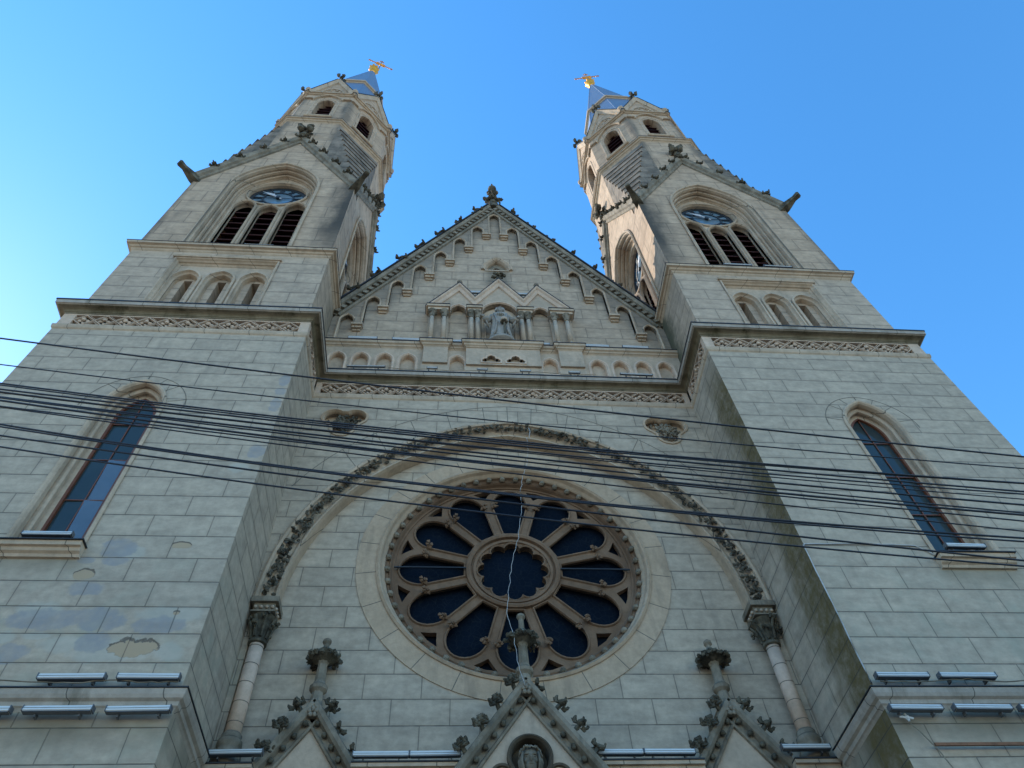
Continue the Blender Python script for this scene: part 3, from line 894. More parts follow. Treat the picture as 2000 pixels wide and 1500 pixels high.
    for qx in (-1, 1):
        for qy in (-1, 1): broach(s, qx, qy).build("broach", m_slab, bf)
    # ---- lantern
    oc = MB()
    rev = lambda L: L if s > 0 else [(-x, y) for x, y in reversed(L)]
    ringpath = rev(list(octring(2.90)))
    oc.hrun(ringpath, [(-0.4, 36.86), (0.0, 36.86), (0.03, 36.92), (0.08, 36.95), (0.10, 37.04), (0.17, 37.07), (0.17, 37.16), (0.10, 37.2), (-0.4, 37.24)], True)
    oc.build("lantern_string", m_trim, bf)
    o2 = MB(); o2.hrun(ringpath, [(0.0, 37.215), (0.10, 37.205), (0.185, 37.165), (0.185, 37.18), (0.10, 37.225), (0.0, 37.235)], True); o2.build("string_flashing", m_lead, bf)
    Lw = MB(); tr = MB(); fl = MB(); lv = MB(); bk = MB(); sk = MB()
    ap = 2.84
    hw = ap*math.tan(PI/8)
    lan_faces = []
    for k in range(8):
        a = PI/4*k
        D = Vector((s*math.cos(a), math.sin(a), 0))
        U = Vector((-D.y, D.x, 0))
        O = Vector((s*HX, TY, 0))+D*ap
        lan_faces.append(Fr(O, U, D))
    for fr in lan_faces:
        # mitre-safe slab: back narrower than the front
        out = [(-hw, 37.2), (-hw, 42.05), (0, 45.0), (hw, 42.05), (hw, 37.2)]
        Lw.slab(fr, out, [opening(0, 38.05, 40.45, 0.43, 0.72, 8)], -0.38, 0.0)
        tr.sweep(fr, opening(0, 38.05, 40.45, 0.43, 0.72, 8), [(0.20, 0.0), (0.20, 0.025), (0.15, 0.03), (0.13, 0.0)])
        tr.sweep(fr, [(-0.66, 37.92), (0.66, 37.92)], [(0.0, 0.0), (0.01, 0.08), (0.06, 0.12), (0.13, 0.13), (0.13, 0.0)])
        hd = arch(0, 40.75, 0.72, 1.05, 7)
        tr.sweep(fr, [(-hw, 41.12), (-0.78, 41.12), (-0.72, 40.95)]+hd[2:-2]+[(0.72, 40.95), (0.78, 41.12), (hw, 41.12)], [(0.0, 0.0), (0.0, 0.10), (0.04, 0.12), (0.07, 0.0)])
        tr.sweep(fr, [(-hw, 42.0), (hw, 42.0)], [(0.0, 0.0), (0.02, 0.06), (0.08, 0.08), (0.10, 0.15), (0.17, 0.16), (0.20, 0.0)])
        for q in (-1, 1):
            p = [(-hw-0.08, 42.05), (0, 45.12)] if q < 0 else [(0, 45.12), (hw+0.08, 42.05)]
            tr.sweep(fr, p, [(-0.17, 0.0), (-0.15, 0.07), (-0.05, 0.10), (0.05, 0.15), (0.09, 0.13), (0.09, -0.3), (-0.17, -0.3)])
            fl.sweep(fr, p, [(0.092, 0.16), (0.12, 0.16), (0.12, -0.3), (0.092, -0.3)])
        tr.sweep(fr, arch(0, 42.45, 0.55, 0.9, 7), [(0.0, 0.0), (0.0, 0.05), (0.05, 0.05), (0.06, 0.0)])
        tr.sweep(fr, foil(0, 42.9, 0.20, 0.16, 3)[:-1], [(0.0, 0.0), (0.0, 0.04), (0.04, 0.04), (0.05, 0.0)])
        # little roof behind each gable
        A_ = [fr(-hw, 42.05, -0.05), fr(hw, 42.05, -0.05), fr(0, 45.1, -0.05), fr(0, 45.1, -1.35)]
        sk.add(A_, [(0, 1, 2), (0, 2, 3), (1, 3, 2), (0, 3, 1)])
        z = 38.1
        while z < 41.2:
            lv.add([fr(-0.45, z, -0.30), fr(0.45, z, -0.30), fr(0.45, z+0.22, -0.52), fr(-0.45, z+0.22, -0.52), fr(-0.45, z+0.03, -0.29), fr(0.45, z+0.03, -0.29), fr(0.45, z+0.25, -0.51), fr(-0.45, z+0.25, -0.51)],
                   [(0,1,2,3),(7,6,5,4),(0,4,5,1),(1,5,6,2),(2,6,7,3),(3,7,4,0)])
            z += 0.42
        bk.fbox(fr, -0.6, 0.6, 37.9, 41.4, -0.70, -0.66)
    la = Lw.build("lantern", m_belfry, church, label=sd+" octagonal lantern with small gables")
    tr.build("lantern_mouldings", m_trim, la)
    fl.build("gable_flashing", m_lead, la)
    lv.build("louvre", m_louvre, la)
    bk.build("opening_backing", m_black, la)
    sk.build("gable_roof", m_metal, la)
    for k, fr in enumerate(lan_faces):
        F = MB(); b = fr(0, 45.1, 0.05)
        F.tube([b, b+Vector((0, 0, 0.5))], 0.07, 6)
        for a in range(4):
            d = Vector((math.cos(a*PI/2+PI/4), math.sin(a*PI/2+PI/4), 0))
            F.blob(b+d*0.2+Vector((0, 0, 0.7)), (0.12, 0.12, 0.26), 5, 4, 0.3)
        F.blob(b+Vector((0, 0, 0.8)), (0.12, 0.12, 0.2), 6, 4, 0.2)
        F.build("gable_flower", m_dark, la)
        B = MB(); b = fr(hw, 42.25, 0.10)
        B.lathe(b, [(0.06, 0), (0.05, 0.18), (0.10, 0.22), (0.16, 0.34), (0.165, 0.42), (0.12, 0.54), (0.05, 0.60)], 10)
        B.build("ball_finial", m_block, la, True)
    # corbel stones at two lantern corners
    # ---- metal spire
    def frus(mb, a0, z0, a1, z1):
        r0, r1 = octring(a0), octring(a1)
        mb.add([(s*x, y, z0) for x, y in r0]+[(s*x, y, z1) for x, y in r1], [tuple(range(7, -1, -1)), tuple(range(8, 16))]+[(i, (i+1) % 8, 8+(i+1) % 8, 8+i) for i in range(8)])
    sp = MB(); frus(sp, 2.62, 42.0, 1.62, 50.3); frus(sp, 1.66, 50.75, 0.10, 61.0)
    for k in range(8):
        r0, r1 = octring(2.62)[k], octring(1.62)[k]
        sp.tube([(s*r0[0], r0[1], 42.0), (s*r1[0], r1[1], 50.3)], 0.018, 5)
        r0, r1 = octring(1.66)[k], octring(0.10)[k]
        sp.tube([(s*r0[0], r0[1], 50.75), (s*r1[0], r1[1], 61.0)], 0.018, 5)
    spo = sp.build("spire", m_metal, church, label=sd+" pointed spire of blue sheet metal")
    lg = MB()
    rp = rev(list(octring(1.62)))
    lg.hrun(rp, [(-0.3, 50.3), (0.02, 50.3), (0.05, 50.38), (0.14, 50.42), (0.14, 50.62), (0.08, 50.66), (-0.3, 50.7)], True)
    lg.build("spire_ledge", m_block, spo)
    for k in range(8):
        a = PI/4*k+PI/8
        b = Vector((s*(HX+1.55*math.cos(a)), TY+1.55*math.sin(a), 51.6))
        B = MB(); B.lathe(b, [(0.03, -0.4), (0.03, 0), (0.08, 0.05), (0.08, 0.16), (0.02, 0.22)], 6); 
        if k % 2 == 0: B.build("ball_finial", m_metal, spo)
    ba = MB()
    ba.lathe((s*HX, TY, 60.7), [(0.12, -0.25), (0.20, 0.0), (0.24, 0.05), (0.16, 0.2), (0.14, 0.35), (0.28, 0.6), (0.36, 0.85), (0.34, 1.1), (0.24, 1.28), (0.12, 1.38), (0.08, 1.7)], 14)
    for k in range(8):
        a = PI/4*k; ba.blob((s*HX+0.32*math.cos(a), TY+0.32*math.sin(a), 61.8), (0.10, 0.10, 0.14), 6, 4, 0.1)
    ba.build("gilded_bulb", m_gold, spo, True)
    an = R(19.7) if s < 0 else R(-11)
    ux = Vector((math.cos(an), math.sin(an), 0))
    cr_ = MB(); cg = MB()
    c0 = Vector((s*HX, TY, 63.6))
    if s < 0: c0 += Vector((0.32, 0, 0))
    cr_.tube([c0-Vector((0, 0, 1.6)), c0+Vector((0, 0, 1.15))], 0.05, 6)
    for q in (-1, 1):
        cr_.tube([c0, c0+ux*q*0.92], 0.045, 6)
        cr_.blob(c0+ux*q*0.9, (0.10, 0.06, 0.09), 6, 4, 0.2)
        cr_.blob(c0+ux*q*0.72, (0.05, 0.06, 0.15), 5, 4, 0.1)
        cr_.blob(c0+ux*q*0.55, (0.05, 0.05, 0.12), 5, 4, 0.1)
        for w in (-1, 1):
            pts = [c0+ux*q*0.12+Vector((0, 0, w*0.12)), c0+ux*q*0.32+Vector((0, 0, w*0.10)), c0+ux*q*0.34+Vector((0, 0, w*0.34)), c0+ux*q*0.10+Vector((0, 0, w*0.34))]
            cg.tube(pts+[pts[0]], 0.032, 5)
    cr_.blob(c0+Vector((0, 0, 1.1)), (0.09, 0.06, 0.12), 6, 4, 0.2)
    for q in (-1, 1): cr_.blob(c0+Vector((0, 0, 0.95))+ux*q*0.12, (0.09, 0.05, 0.06), 5, 4, 0.1)
    cg.blob(c0, (0.16, 0.09, 0.16), 8, 6)
    x = cr_.build("cross", m_copper, spo)
    cg.build("cross_scrollwork", m_gold, x)
    # ---- lancet, low string course with lamps under it
    lancet(s, F0)
    return tw

tower(-1)
tower(1)

# ------------------------------------------------------------------ continuous cornice, frieze and low string across the facade
PATH = [(-11.38, 6.0), (-11.38, 0.0), (-5.22, 0.0), (-5.22, 1.9), (5.22, 1.9), (5.22, 0.0), (11.38, 0.0), (11.38, 6.0)]
co = MB().hrun(PATH, [(-0.05, 18.74), (0.205, 18.725), (0.215, 18.735), (0.245, 18.74), (0.255, 18.87), (0.2, 18.90), (-0.05, 18.93)])
cor = co.build("main_cornice", m_cornice, church)
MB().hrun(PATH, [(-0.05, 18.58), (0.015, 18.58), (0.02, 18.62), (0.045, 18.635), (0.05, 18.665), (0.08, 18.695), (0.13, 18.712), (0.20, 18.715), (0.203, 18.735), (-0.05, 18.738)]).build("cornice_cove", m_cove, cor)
MB().hrun(PATH, [(-0.1, 18.932), (0.20, 18.905), (0.27, 18.865), (0.27, 18.915), (0.20, 18.95), (-0.1, 18.97)]).build("cornice_flashing", m_lead, cor)
le = MB().hrun(PATH, [(-0.25, 17.84), (0.0, 17.84), (0.03, 17.88), (0.045, 17.96), (0.045, 18.02), (0.0, 18.05), (-0.25, 18.05)])
le.build("frieze_ledge", m_trim, cor)

def frieze(fr, u0, u1, n, b0, b1):
    """n diamonds between u0 and u1, plain end blocks out to b0 and b1"""
    z0, z1 = 18.05, 18.575
    Fm = MB()
    if u0-b0 > 0.01: Fm.fbox(fr, b0, u0, z0, z1, -0.1, 0.004)
    if b1-u1 > 0.01: Fm.fbox(fr, u1, b1, z0, z1, -0.1, 0.004)
    Fm.fbox(fr, u0, u1, z1-0.045, z1, -0.1, 0.0)
    Fm.fbox(fr, u0, u1, z0, z0+0.03, -0.1, 0.003)
    w = (u1-u0)/n; zm = (z0+z1)/2
    a, b = z0+0.03, z1-0.045
    pr_ = [(0.016, -0.06), (0.010, 0.0), (-0.010, 0.0), (-0.016, -0.06)]
    for i in range(n):
        c = u0+w*(i+0.5); l, r = c-w/2, c+w/2
        m_ = (a+b)/2
        Fm.sweep(fr, [(l, m_), (c, b), (r, m_), (c, a)], pr_, True)
        if i < n-1:
            pass
        for q in (-1, 1):
            Fm.blob(fr(c+q*0.10, m_-0.03, -0.03), (0.06, 0.04, 0.045), 6, 4, 0.2)
        Fm.blob(fr(c, m_+0.03, -0.01), (0.065, 0.05, 0.065), 6, 4, 0.25)
        Fm.blob(fr(c, m_-0.10, -0.04), (0.04, 0.03, 0.04), 5, 4, 0.2)
    # smaller parallel bars between diamonds, top and bottom
    for i in range(n+1):
        c = u0+w*i; m_ = (a+b)/2
        if 0 < i < n:
            Fm.sweep(fr, [(c-w*0.33, a+0.01), (c, m_-0.055), (c+w*0.33, a+0.01)], [(0.008, -0.06), (0.005, -0.01), (-0.005, -0.01), (-0.008, -0.06)])
            Fm.sweep(fr, [(c-w*0.33, b-0.01), (c, m_+0.055), (c+w*0.33, b-0.01)], [(0.008, -0.06), (0.005, -0.01), (-0.005, -0.01), (-0.008, -0.06)])
    f = Fm.build("diamond_frieze", m_frieze, cor)
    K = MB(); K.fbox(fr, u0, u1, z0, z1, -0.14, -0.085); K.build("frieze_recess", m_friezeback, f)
for s in (-1, 1):
    frieze(Fr((0, 0, 0), (s, 0, 0), (0, -1, 0)), 5.47, 11.06, 11, 5.22, 11.38)
    frieze(Fr((s*5.22, 0, 0), (0, 1, 0), (-s, 0, 0)), 0.16, 1.68, 3, 0.0, 1.80)
frieze(Fr((0, 1.9, 0), (1, 0, 0), (0, -1, 0)), -5.06, 5.06, 20, -5.21, 5.21)

for s in (-1, 1):
    pth = plan(s, [(5.22, 1.70), (5.22, 0.0), (11.38, 0.0), (11.38, 6.0)])
    g = MB().hrun(pth, [(-0.1, 7.70), (0.0, 7.70), (0.025, 7.74), (0.05, 7.76), (0.055, 7.82), (0.10, 7.85), (0.12, 7.90), (0.13, 7.98), (0.09, 8.0), (-0.1, 8.03)]).build("low_string_course", m_cornice, church)
    MB().hrun(pth, [(-0.02, 8.03), (0.09, 8.004), (0.145, 7.985), (0.145, 8.005), (0.09, 8.03), (-0.02, 8.05)]).build("string_flashing", m_lead, g)

# ------------------------------------------------------------------ central bay
FC = Fr((0, 1.9, 0), (1, 0, 0), (0, -1, 0))
FTy = Fr((0, 2.35, 0), (1, 0, 0), (0, -1, 0))
SPR, AW, AH = 11.2, 5.19, 5.78
def trefoil_poly(cx, cz, k=1.0):
    P = []
    for (ox, oz, r, a0, a1) in ((-0.27, 0.22, 0.30, 212, 48), (0.27, 0.22, 0.30, 132, -32), (0.0, -0.22, 0.30, 12, -192)):
        for i in range(11):
            a = R(a0+(a1-a0)*i/10)
            P.append((cx+(ox+r*math.cos(a))*k, cz+(oz+r*math.sin(a))*k))
    return P
wall = MB()
A1 = arch(0, SPR, AW, AH, 28)
poly = [(-5.218, 18.58), (5.218, 18.58), (5.218, SPR)]+[(x, z) for x, z in reversed(A1)]+[(-5.218, SPR)]
tf = [trefoil_poly(q*4.24, 16.80) for q in (-1, 1)]
wall.slab(FC, [(x, z if z < 18 else 17.95) for x, z in poly], tf, -0.40, 0.0)
wall.box(-5.4, 5.4, 2.12, 2.30, 17.95, 18.9)
cw = wall.build("central_wall", m_centre, church)
ty = MB()
RC, RR = (0.0, 12.66), 2.92
ty.slab(FTy, [(-5.21, -0.2), (5.21, -0.2), (5.21, 17.6), (-5.21, 17.6)], [circ(0, RC[1], RR, 64)], -0.6, 0.0)
ty.build("tympanum_wall", m_centre, church)
# nook returns beside the columns
for s in (-1, 1):
    nk = MB()
    a, b = sorted((s*5.218, s*5.10)); nk.box(a, b, 2.12, 2.349, 8.0, SPR-0.3)
    nk.build("nook_pilaster", m_shaft, church)
# great arch: outer roll, leaf hollow, deep soffit
am = MB()
am.sweep(FC, arch(0, SPR, AW, AH, 28), [(0.0, 0.0), (0.005, 0.045), (-0.04, 0.07), (-0.09, 0.05), (-0.10, 0.0), (-0.13, -0.03), (-0.17, -0.12), (-0.30, -0.16), (-0.36, -0.12), (-0.40, -0.12), (-0.42, -0.20), (-0.42, -0.448), (0.0, -0.448)])
ga = am.build("great_arch", m_trim, church)
gl = MB()
rl = random.Random(5)
pts = arch(0, SPR+0.15, AW-0.24, AH-0.27, 40)
def along(pts, step):
    out = []; acc = 0.0; nxt = step/2
    for a, b in zip(pts[:-1], pts[1:]):
        A, B = Vector(a), Vector(b); L_ = (B-A).length
        while nxt <= acc+L_:
            t = (nxt-acc)/L_; out.append((A.lerp(B, t), (B-A).normalized())); nxt += step
        acc += L_
    return out
for i, (p, t) in enumerate(along(pts, 0.175)):
    nrm = Vector((-t.y, t.x))
    for k in range(9):
        o_ = nrm*rl.uniform(-0.13, 0.10)+t*rl.uniform(-0.08, 0.08)
        q = p+o_
        m_ = Matrix.Rotation(rl.uniform(0, PI), 3, 'Y') @ Matrix.Rotation(rl.uniform(-0.8, 0.8), 3, 'X')
        gl.blob(FC(q.x, q.y, rl.uniform(-0.10, 0.06)), (0.058, 0.028, 0.034), 5, 4, 0.4, m_)
gl.build("leaf_garland", m_garland, ga)
J = MB()
jp = [(0.007, 0.002), (-0.007, 0.002), (-0.007, 0.005), (0.007, 0.005)]
oa = arch(0, SPR+0.3, AW+0.60, AH+0.40, 28); ia = arch(0, SPR, AW+0.01, AH+0.02, 28)
clipu = [p for p in oa if abs(p[0]) < 5.2]
J.sweep(FC, clipu, jp)
for i in (14, 17, 20, 23, 26, 28, 30, 33, 36, 39, 42):
    if abs(oa[i][0]) < 5.2: J.sweep(FC, [ia[i], oa[i]], jp)
    elif abs(ia[i][0]) < 5.1: J.sweep(FC, [ia[i], (math.copysign(5.2, ia[i][0]), ia[i][1]+(oa[i][1]-ia[i][1])*(5.2-abs(ia[i][0]))/(abs(oa[i][0])-abs(ia[i][0])))], jp)
J.build("voussoir_joint", m_joint, ga)
# joints in the soffit mouldings
# ---- foliage trefoils
for q in (-1, 1):
    c = (q*4.24, 16.80)
    t = MB(); t.sweep(FC, trefoil_poly(*c), [(0.03, 0.001), (0.04, 0.03), (-0.01, 0.045), (-0.04, -0.02), (-0.05, -0.08), (0.03, -0.08)], True)
    t.fbox(FC, c[0]-0.62, c[0]+0.62, c[1]-0.58, c[1]+0.58, -0.24, -0.20)
    tr_ = t.build("trefoil_panel", m_ring, church)
    f = MB()
    for i in range(130):
        a = rl.uniform(0, 2*PI); rr_ = rl.uniform(0, 0.52)
        x, z = rr_*math.cos(a), rr_*math.sin(a)*0.9
        if (x*x+z*z) > 0.16 and not any((x-ox)**2+(z-oz)**2 < 0.055 for ox, oz in ((-.27, .2), (.27, .2), (0, -.24))): continue
        d = -0.12 if x*x+z*z > 0.09 else -0.02
        f.blob(FC(c[0]+x, c[1]+z, d+rl.uniform(-.05, .03)), (0.06, 0.035, 0.035), 5, 4, 0.4, Matrix.Rotation(rl.uniform(0, PI), 3, 'Y'))
    f.build("leaf_boss", m_garland if q < 0 else m_mid, tr_)

# ---- rose window
rw = MB()
rw.slab(FTy, circ(0, RC[1], 3.41, 72), [circ(0, RC[1], RR, 72)], 0.001, 0.022)
rose = rw.build("rose_window", m_ring, church, label="large round rose window with twelve petals")
mo = MB()
mo.sweep(FTy, circ(0, RC[1], RR, 72), [(0.06, 0.0), (0.07, 0.05), (0.02, 0.08), (-0.02, 0.04), (-0.05, -0.04), (-0.10, -0.10), (-0.115, -0.13), (-0.12, -0.30), (0.06, -0.30)], True)
mi = MB()
mi.sweep(FTy, circ(0, RC[1], RR, 72), [(-0.1201, -0.13), (-0.14, -0.19), (-0.18, -0.22), (-0.21, -0.20), (-0.235, -0.24), (-0.26, -0.32), (-0.29, -0.34), (-0.30, -0.52), (-0.1201, -0.52)], True)
mi.build("rose_hollow", m_tracery, rose)
mo.build("rose_moulding", m_ring, rose)
J = MB()
for k in range(24):
    a = 2*PI*(k+0.5)/24
    if k % 24 in (0,): pass
    d = (math.cos(a), math.sin(a))
    J.sweep(FTy, [(d[0]*2.99, RC[1]+d[1]*2.99), (d[0]*3.41, RC[1]+d[1]*3.41)], [(0.007, 0.02), (-0.007, 0.02), (-0.007, 0.025), (0.007, 0.025)])
J.build("ring_joint", m_joint, rose)
for k in range(52):
    a = 2*PI*(k+0.5)/52
    if k == 0:
        b = MB(); b.blob((0, 0, 0), 0.072, 8, 6, 0.12)
        for q in range(4): b.blob((0.03*math.cos(q*PI/2+.7), -0.045, 0.03*math.sin(q*PI/2+.7)), 0.028, 5, 4, 0.1)
        me_bead = b.mesh("ball_flower", m_mid, True)
    put("ball_flower", me_bead, rose, FTy(2.76*math.cos(a), RC[1]+2.76*math.sin(a), -0.15))
# tracery plate
RZ = RC[1]+0.02
tp = MB()
holes = []
petals = []
hub = 1.06; rc, ro = 2.04, 0.46
for k in range(12):
    a = PI/2-PI/6*k
    ca, sa = math.cos(a), math.sin(a)
    P = []
    half = PI/12; off = 0.062
    # local coords: r along the petal axis, t across
    tin = hub*math.sin(half)-off/math.cos(half)*1.0
    P.append((math.sqrt(hub*hub-tin*tin), -tin))
    tc = rc*math.sin(half)-off
    P.append((rc*0.985-0.02, -tc*0.985))
    for i in range(13):
        th = -PI/2+0.12+(PI-0.24)*i/12
        P.append((rc+ro*math.cos(th)*1.13, ro*math.sin(th)))
    P.append((rc*0.985-0.02, tc*0.985))
    P.append((math.sqrt(hub*hub-tin*tin), tin))
    W = [(r_*ca-t_*sa, RZ+r_*sa+t_*ca) for r_, t_ in P]
    petals.append(W); holes.append(W)
    # spandrel eye between this petal and the next
    b_ = a-PI/12
    S_ = [(2.31, 0.0), (2.44, 0.13), (2.535, 0.24), (2.565, 0.0), (2.535, -0.24), (2.44, -0.13)]
    holes.append([(r_*math.cos(b_)-t_*math.sin(b_), RZ+r_*math.sin(b_)+t_*math.cos(b_)) for r_, t_ in S_])
hubf = foil(0, RZ, 0.62, 0.175, 12, PI/2, 6)
holes.append(hubf)
tp.slab(FTy, circ(0, RC[1], 2.66, 72), holes, -0.50, -0.37)
tc_ = tp.build("rose_tracery", m_tracery, rose)
ro_ = MB()
for W in petals:
    ro_.sweep(FTy, list(reversed(W)) if False else W, [(0.0, -0.40), (0.02, -0.34), (0.055, -0.32), (0.075, -0.36)] if False else [(-0.0, -0.52), (0.0, -0.37), (0.02, -0.33), (0.045, -0.33), (0.06, -0.37)], True)
ro_.sweep(FTy, circ(0, RZ, 1.0, 48), [(0.06, -0.37), (0.05, -0.29), (-0.0, -0.27), (-0.05, -0.29), (-0.06, -0.37)], True)
ro_.sweep(FTy, circ(0, RZ, 0.86, 48), [(0.04, -0.37), (0.03, -0.33), (-0.03, -0.33), (-0.04, -0.37)], True)
ro_.sweep(FTy, hubf, [(0.05, -0.36), (0.03, -0.34), (0.0, -0.36), (0.0, -0.52), (0.05, -0.52)], True)
ro_.build("tracery_roll", m_tracery, tc_)
for k in range(12):
    a = PI/2-PI/6*k-PI/12
    for q in (-1, 1):
        if k == 0 and q == -1:
            b = MB()
            for i in range(9):
                b.blob((rl.uniform(-.07, .07), rl.uniform(-.09, .02), rl.uniform(-.07, .07)), (0.045, 0.035, 0.04), 5, 4, 0.4)
            me_boss = b.mesh("leaf_boss", m_tracery)
        r_ = 2.0; t_ = q*0.135
        put("leaf_boss", me_boss, tc_, FTy(r_*math.cos(a)-t_*math.sin(a), RZ+r_*math.sin(a)+t_*math.cos(a), -0.33), (0, k*0.5, 0))
g = MB(); g.slab(FTy, circ(0, RC[1], 2.66, 48), (), -0.55, -0.53); g.build("stained_glass", m_rose, rose)
for q in (-1, 1):
    x_ = sorted((q*1.05, q*2.62)); g = MB(); g.fbox(FTy, x_[0], x_[1], RC[1], RC[1]+0.03, -0.30, -0.27); g.build("iron_bar", m_lead, rose)

# ---- columns under the great arch
for s in (-1, 1):
    cx, cy = s*4.93, 2.08
    c = MB()
    c.lathe((cx, cy, 8.55), [(0.135, 0.0), (0.132, 1.73)], 20)
    col = c.build("column", m_col, church, True, label=("left" if s < 0 else "right")+" column carrying the great arch")
    for z in (8.72, 9.09, 9.46, 9.83, 10.2):
        j = MB(); j.lathe((cx, cy, z), [(0.137, 0.0), (0.137, 0.012)], 20); j.build("drum_joint", m_joint, col)
    b = MB()
    b.lathe((cx, cy, 8.0), [(0.24, 0.0), (0.24, 0.16), (0.19, 0.2), (0.18, 0.3), (0.21, 0.34), (0.20, 0.42), (0.16, 0.46), (0.17, 0.52), (0.14, 0.56)], 16)
    b.build("column_base", m_mid, col, True)
    k = MB()
    k.lathe((cx, cy, 10.28), [(0.14, -0.02), (0.175, 0.0), (0.175, 0.05), (0.14, 0.08), (0.14, 0.2), (0.18, 0.45), (0.25, 0.56)], 16)
    for a in range(8):
        an = PI/4*a+PI/8
        k.tube([(cx+0.15*math.cos(an), cy+0.15*math.sin(an), 10.38), (cx+0.2*math.cos(an), cy+0.2*math.sin(an), 10.65), (cx+0.28*math.cos(an), cy+0.28*math.sin(an), 10.78)], 0.03, 5)
        leafball(k, (cx+0.25*math.cos(an), cy+0.25*math.sin(an), 10.60 if a % 2 else 10.80), 0.085, 6)
    cap = k.build("capital", m_dark, col)
    ab = MB()
    ab.box(cx-0.26, cx+0.26, 1.80, 2.349, 11.07, 11.19)
    ab.box(cx-0.23, cx+0.23, 1.83, 2.349, 10.86, 10.89)
    ab.box(cx-0.20, cx+0.20, 1.87, 2.349, 10.89, 11.07)
    ab.build("abacus", m_mid, col)
    bb = MB()
    for i in range(4): bb.blob((cx-0.16+0.107*i, 1.85, 10.97), 0.038, 7, 5)
    for i in range(3): bb.blob((cx-s*0.22, 1.93+0.11*i, 10.97), 0.038, 7, 5)
    bb.build("abacus_beads", m_block, col, True)

# ------------------------------------------------------------------ attic storey below the gable
FA = Fr((0, 1.86, 0), (1, 0, 0), (0, -1, 0))
at = MB()
nich = [4.86, 4.18, 3.50, 2.82, 1.38]
hol = []
for s in (-1, 1):
    for u in nich: hol.append(opening(s*u, 19.02 if u > 2 else 19.26, 19.74, 0.22, 0.33, 6))
at.slab(FA, [(-5.375, 18.9), (5.375, 18.9), (5.375, 20.40), (-5.375, 20.40)], hol, -0.10, 0.0)
at.fbox(FA, -5.375, 5.375, 18.9, 20.40, -0.5, -0.15)
attic = at.build("attic_wall", m_block, church)
for h in hol:
    a2 = MB(); a2.sweep(FA, h, [(0.09, 0.0), (0.09, 0.015), (0.035, 0.035), (0.0, 0.0), (-0.01, -0.05), (-0.01, -0.149), (0.09, -0.099), (0.09, -0.02)])
    a2.build("niche_moulding", m_frieze, attic)
for s in (-1, 1):
    a2 = MB(); a2.fbox(FA, s*1.38-0.31, s*1.38+0.31, 19.20, 19.255, 0.001, 0.03); a2.build("niche_sill", m_frieze, attic)
    a3 = MB()
    a3.fbox(FA, s*2.02-0.36, s*2.02+0.36, 19.55, 20.395, 0.002, 0.12)
    a3.fbox(FA, s*2.02-0.40, s*2.02+0.40, 18.95, 19.55, 0.002, 0.05)
    a3.build("attic_pier", m_block, attic)
a3 = MB()
FB = Fr((0, 1.74, 0), (1, 0, 0), (0, -1, 0))
tfl = []
for c in (-0.38, 0.34):
    tfl.append([(c-0.26, 19.62), (c-0.27, 19.72), (c-0.20, 19.80), (c-0.14, 19.80), (c-0.10, 19.92), (c, 19.98), (c+0.10, 19.92), (c+0.14, 19.80), (c+0.20, 19.80), (c+0.27, 19.72), (c+0.26, 19.62)])
a3.slab(FB, [(-1.12, 19.50), (1.09, 19.50), (1.09, 20.395), (-1.12, 20.395)], tfl, -0.09, 0.0)
a3.fbox(FA, -1.16, 1.13, 18.95, 19.50, 0.002, 0.05)
a3.build("attic_block", m_block, attic)
for t in tfl:
    a4 = MB(); a4.sweep(FB, t, [(0.06, 0.001), (0.05, 0.03), (0.0, 0.02), (0.0, -0.08), (0.03, -0.08), (0.06, -0.05)], True)
    a4.build("trefoil_moulding", m_frieze, attic)
AP = [(-5.375, 1.86), (-2.38, 1.86), (-2.38, 1.74), (-1.66, 1.74), (-1.66, 1.86), (-1.12, 1.86), (-1.12, 1.72), (1.09, 1.72), (1.09, 1.86), (1.66, 1.86), (1.66, 1.74), (2.38, 1.74), (2.38, 1.86), (5.375, 1.86)]
ac = MB().hrun(AP, [(-0.30, 20.38), (0.0, 20.38), (0.03, 20.42), (0.06, 20.44), (0.07, 20.50), (0.12, 20.53), (0.13, 20.64), (-0.30, 20.68)]).build("attic_cornice", m_trim, church)
MB().hrun(AP, [(-0.29, 20.685), (0.125, 20.645), (0.145, 20.63), (0.145, 20.665), (-0.29, 20.705)]).build("cornice_flashing", m_lead, ac)

# ------------------------------------------------------------------ central gable
FG = Fr((0, 2.12, 0), (1, 0, 0), (0, -1, 0))
gb = MB()
gx, gz0 = 5.375, 20.5
vhole = arch(0, 26.42, 0.42, 0.86, 8)
gb.slab(FG, [(-gx, gz0), (-gx, 22.55), (0, 32.15), (gx, 22.55), (gx, gz0)], [list(reversed(vhole))], -0.45, 0.0)
gable = gb.build("central_gable", m_gable, church, label="central gable with stepped blind arcade")
# raised field with the stepped arches: lower outline walks down both rakes
def stepped():
    """outline from the apex down the right side: arches and corbel strips"""
    apex = {0: 31.40}
    zc = [29.42, 28.12, 26.88, 25.66, 24.40, 23.16, 21.98]      # top of the corbels
    za = [31.40, 30.05, 28.80, 27.50, 26.25, 24.98, 23.75, 22.50]  # tops of the openings
    R_ = []
    # centre opening right half
    hw = 0.20
    L = arch(0, za[0]-0.34, hw, 0.34, 5)
    R_ += L[5:]                      # apex to right spring
    R_.append((hw, zc[0]))
    for k in range(1, 8):
        c = 0.70*k
        R_.append((c-0.20, zc[k-1]))
        A = arch(c, za[k]-0.34, 0.20, 0.34, 5)
        R_ += A
        if k < 7: R_.append((c+0.20, zc[k]))
    R_.append((5.12, 20.72))
    R_.append((5.37, 20.72))
    return R_
half = stepped()
up_edge = [(5.37, 22.30), (0.0, 31.95)]
polyR = half+up_edge
polyL = [(-x, z) for x, z in reversed(half)]
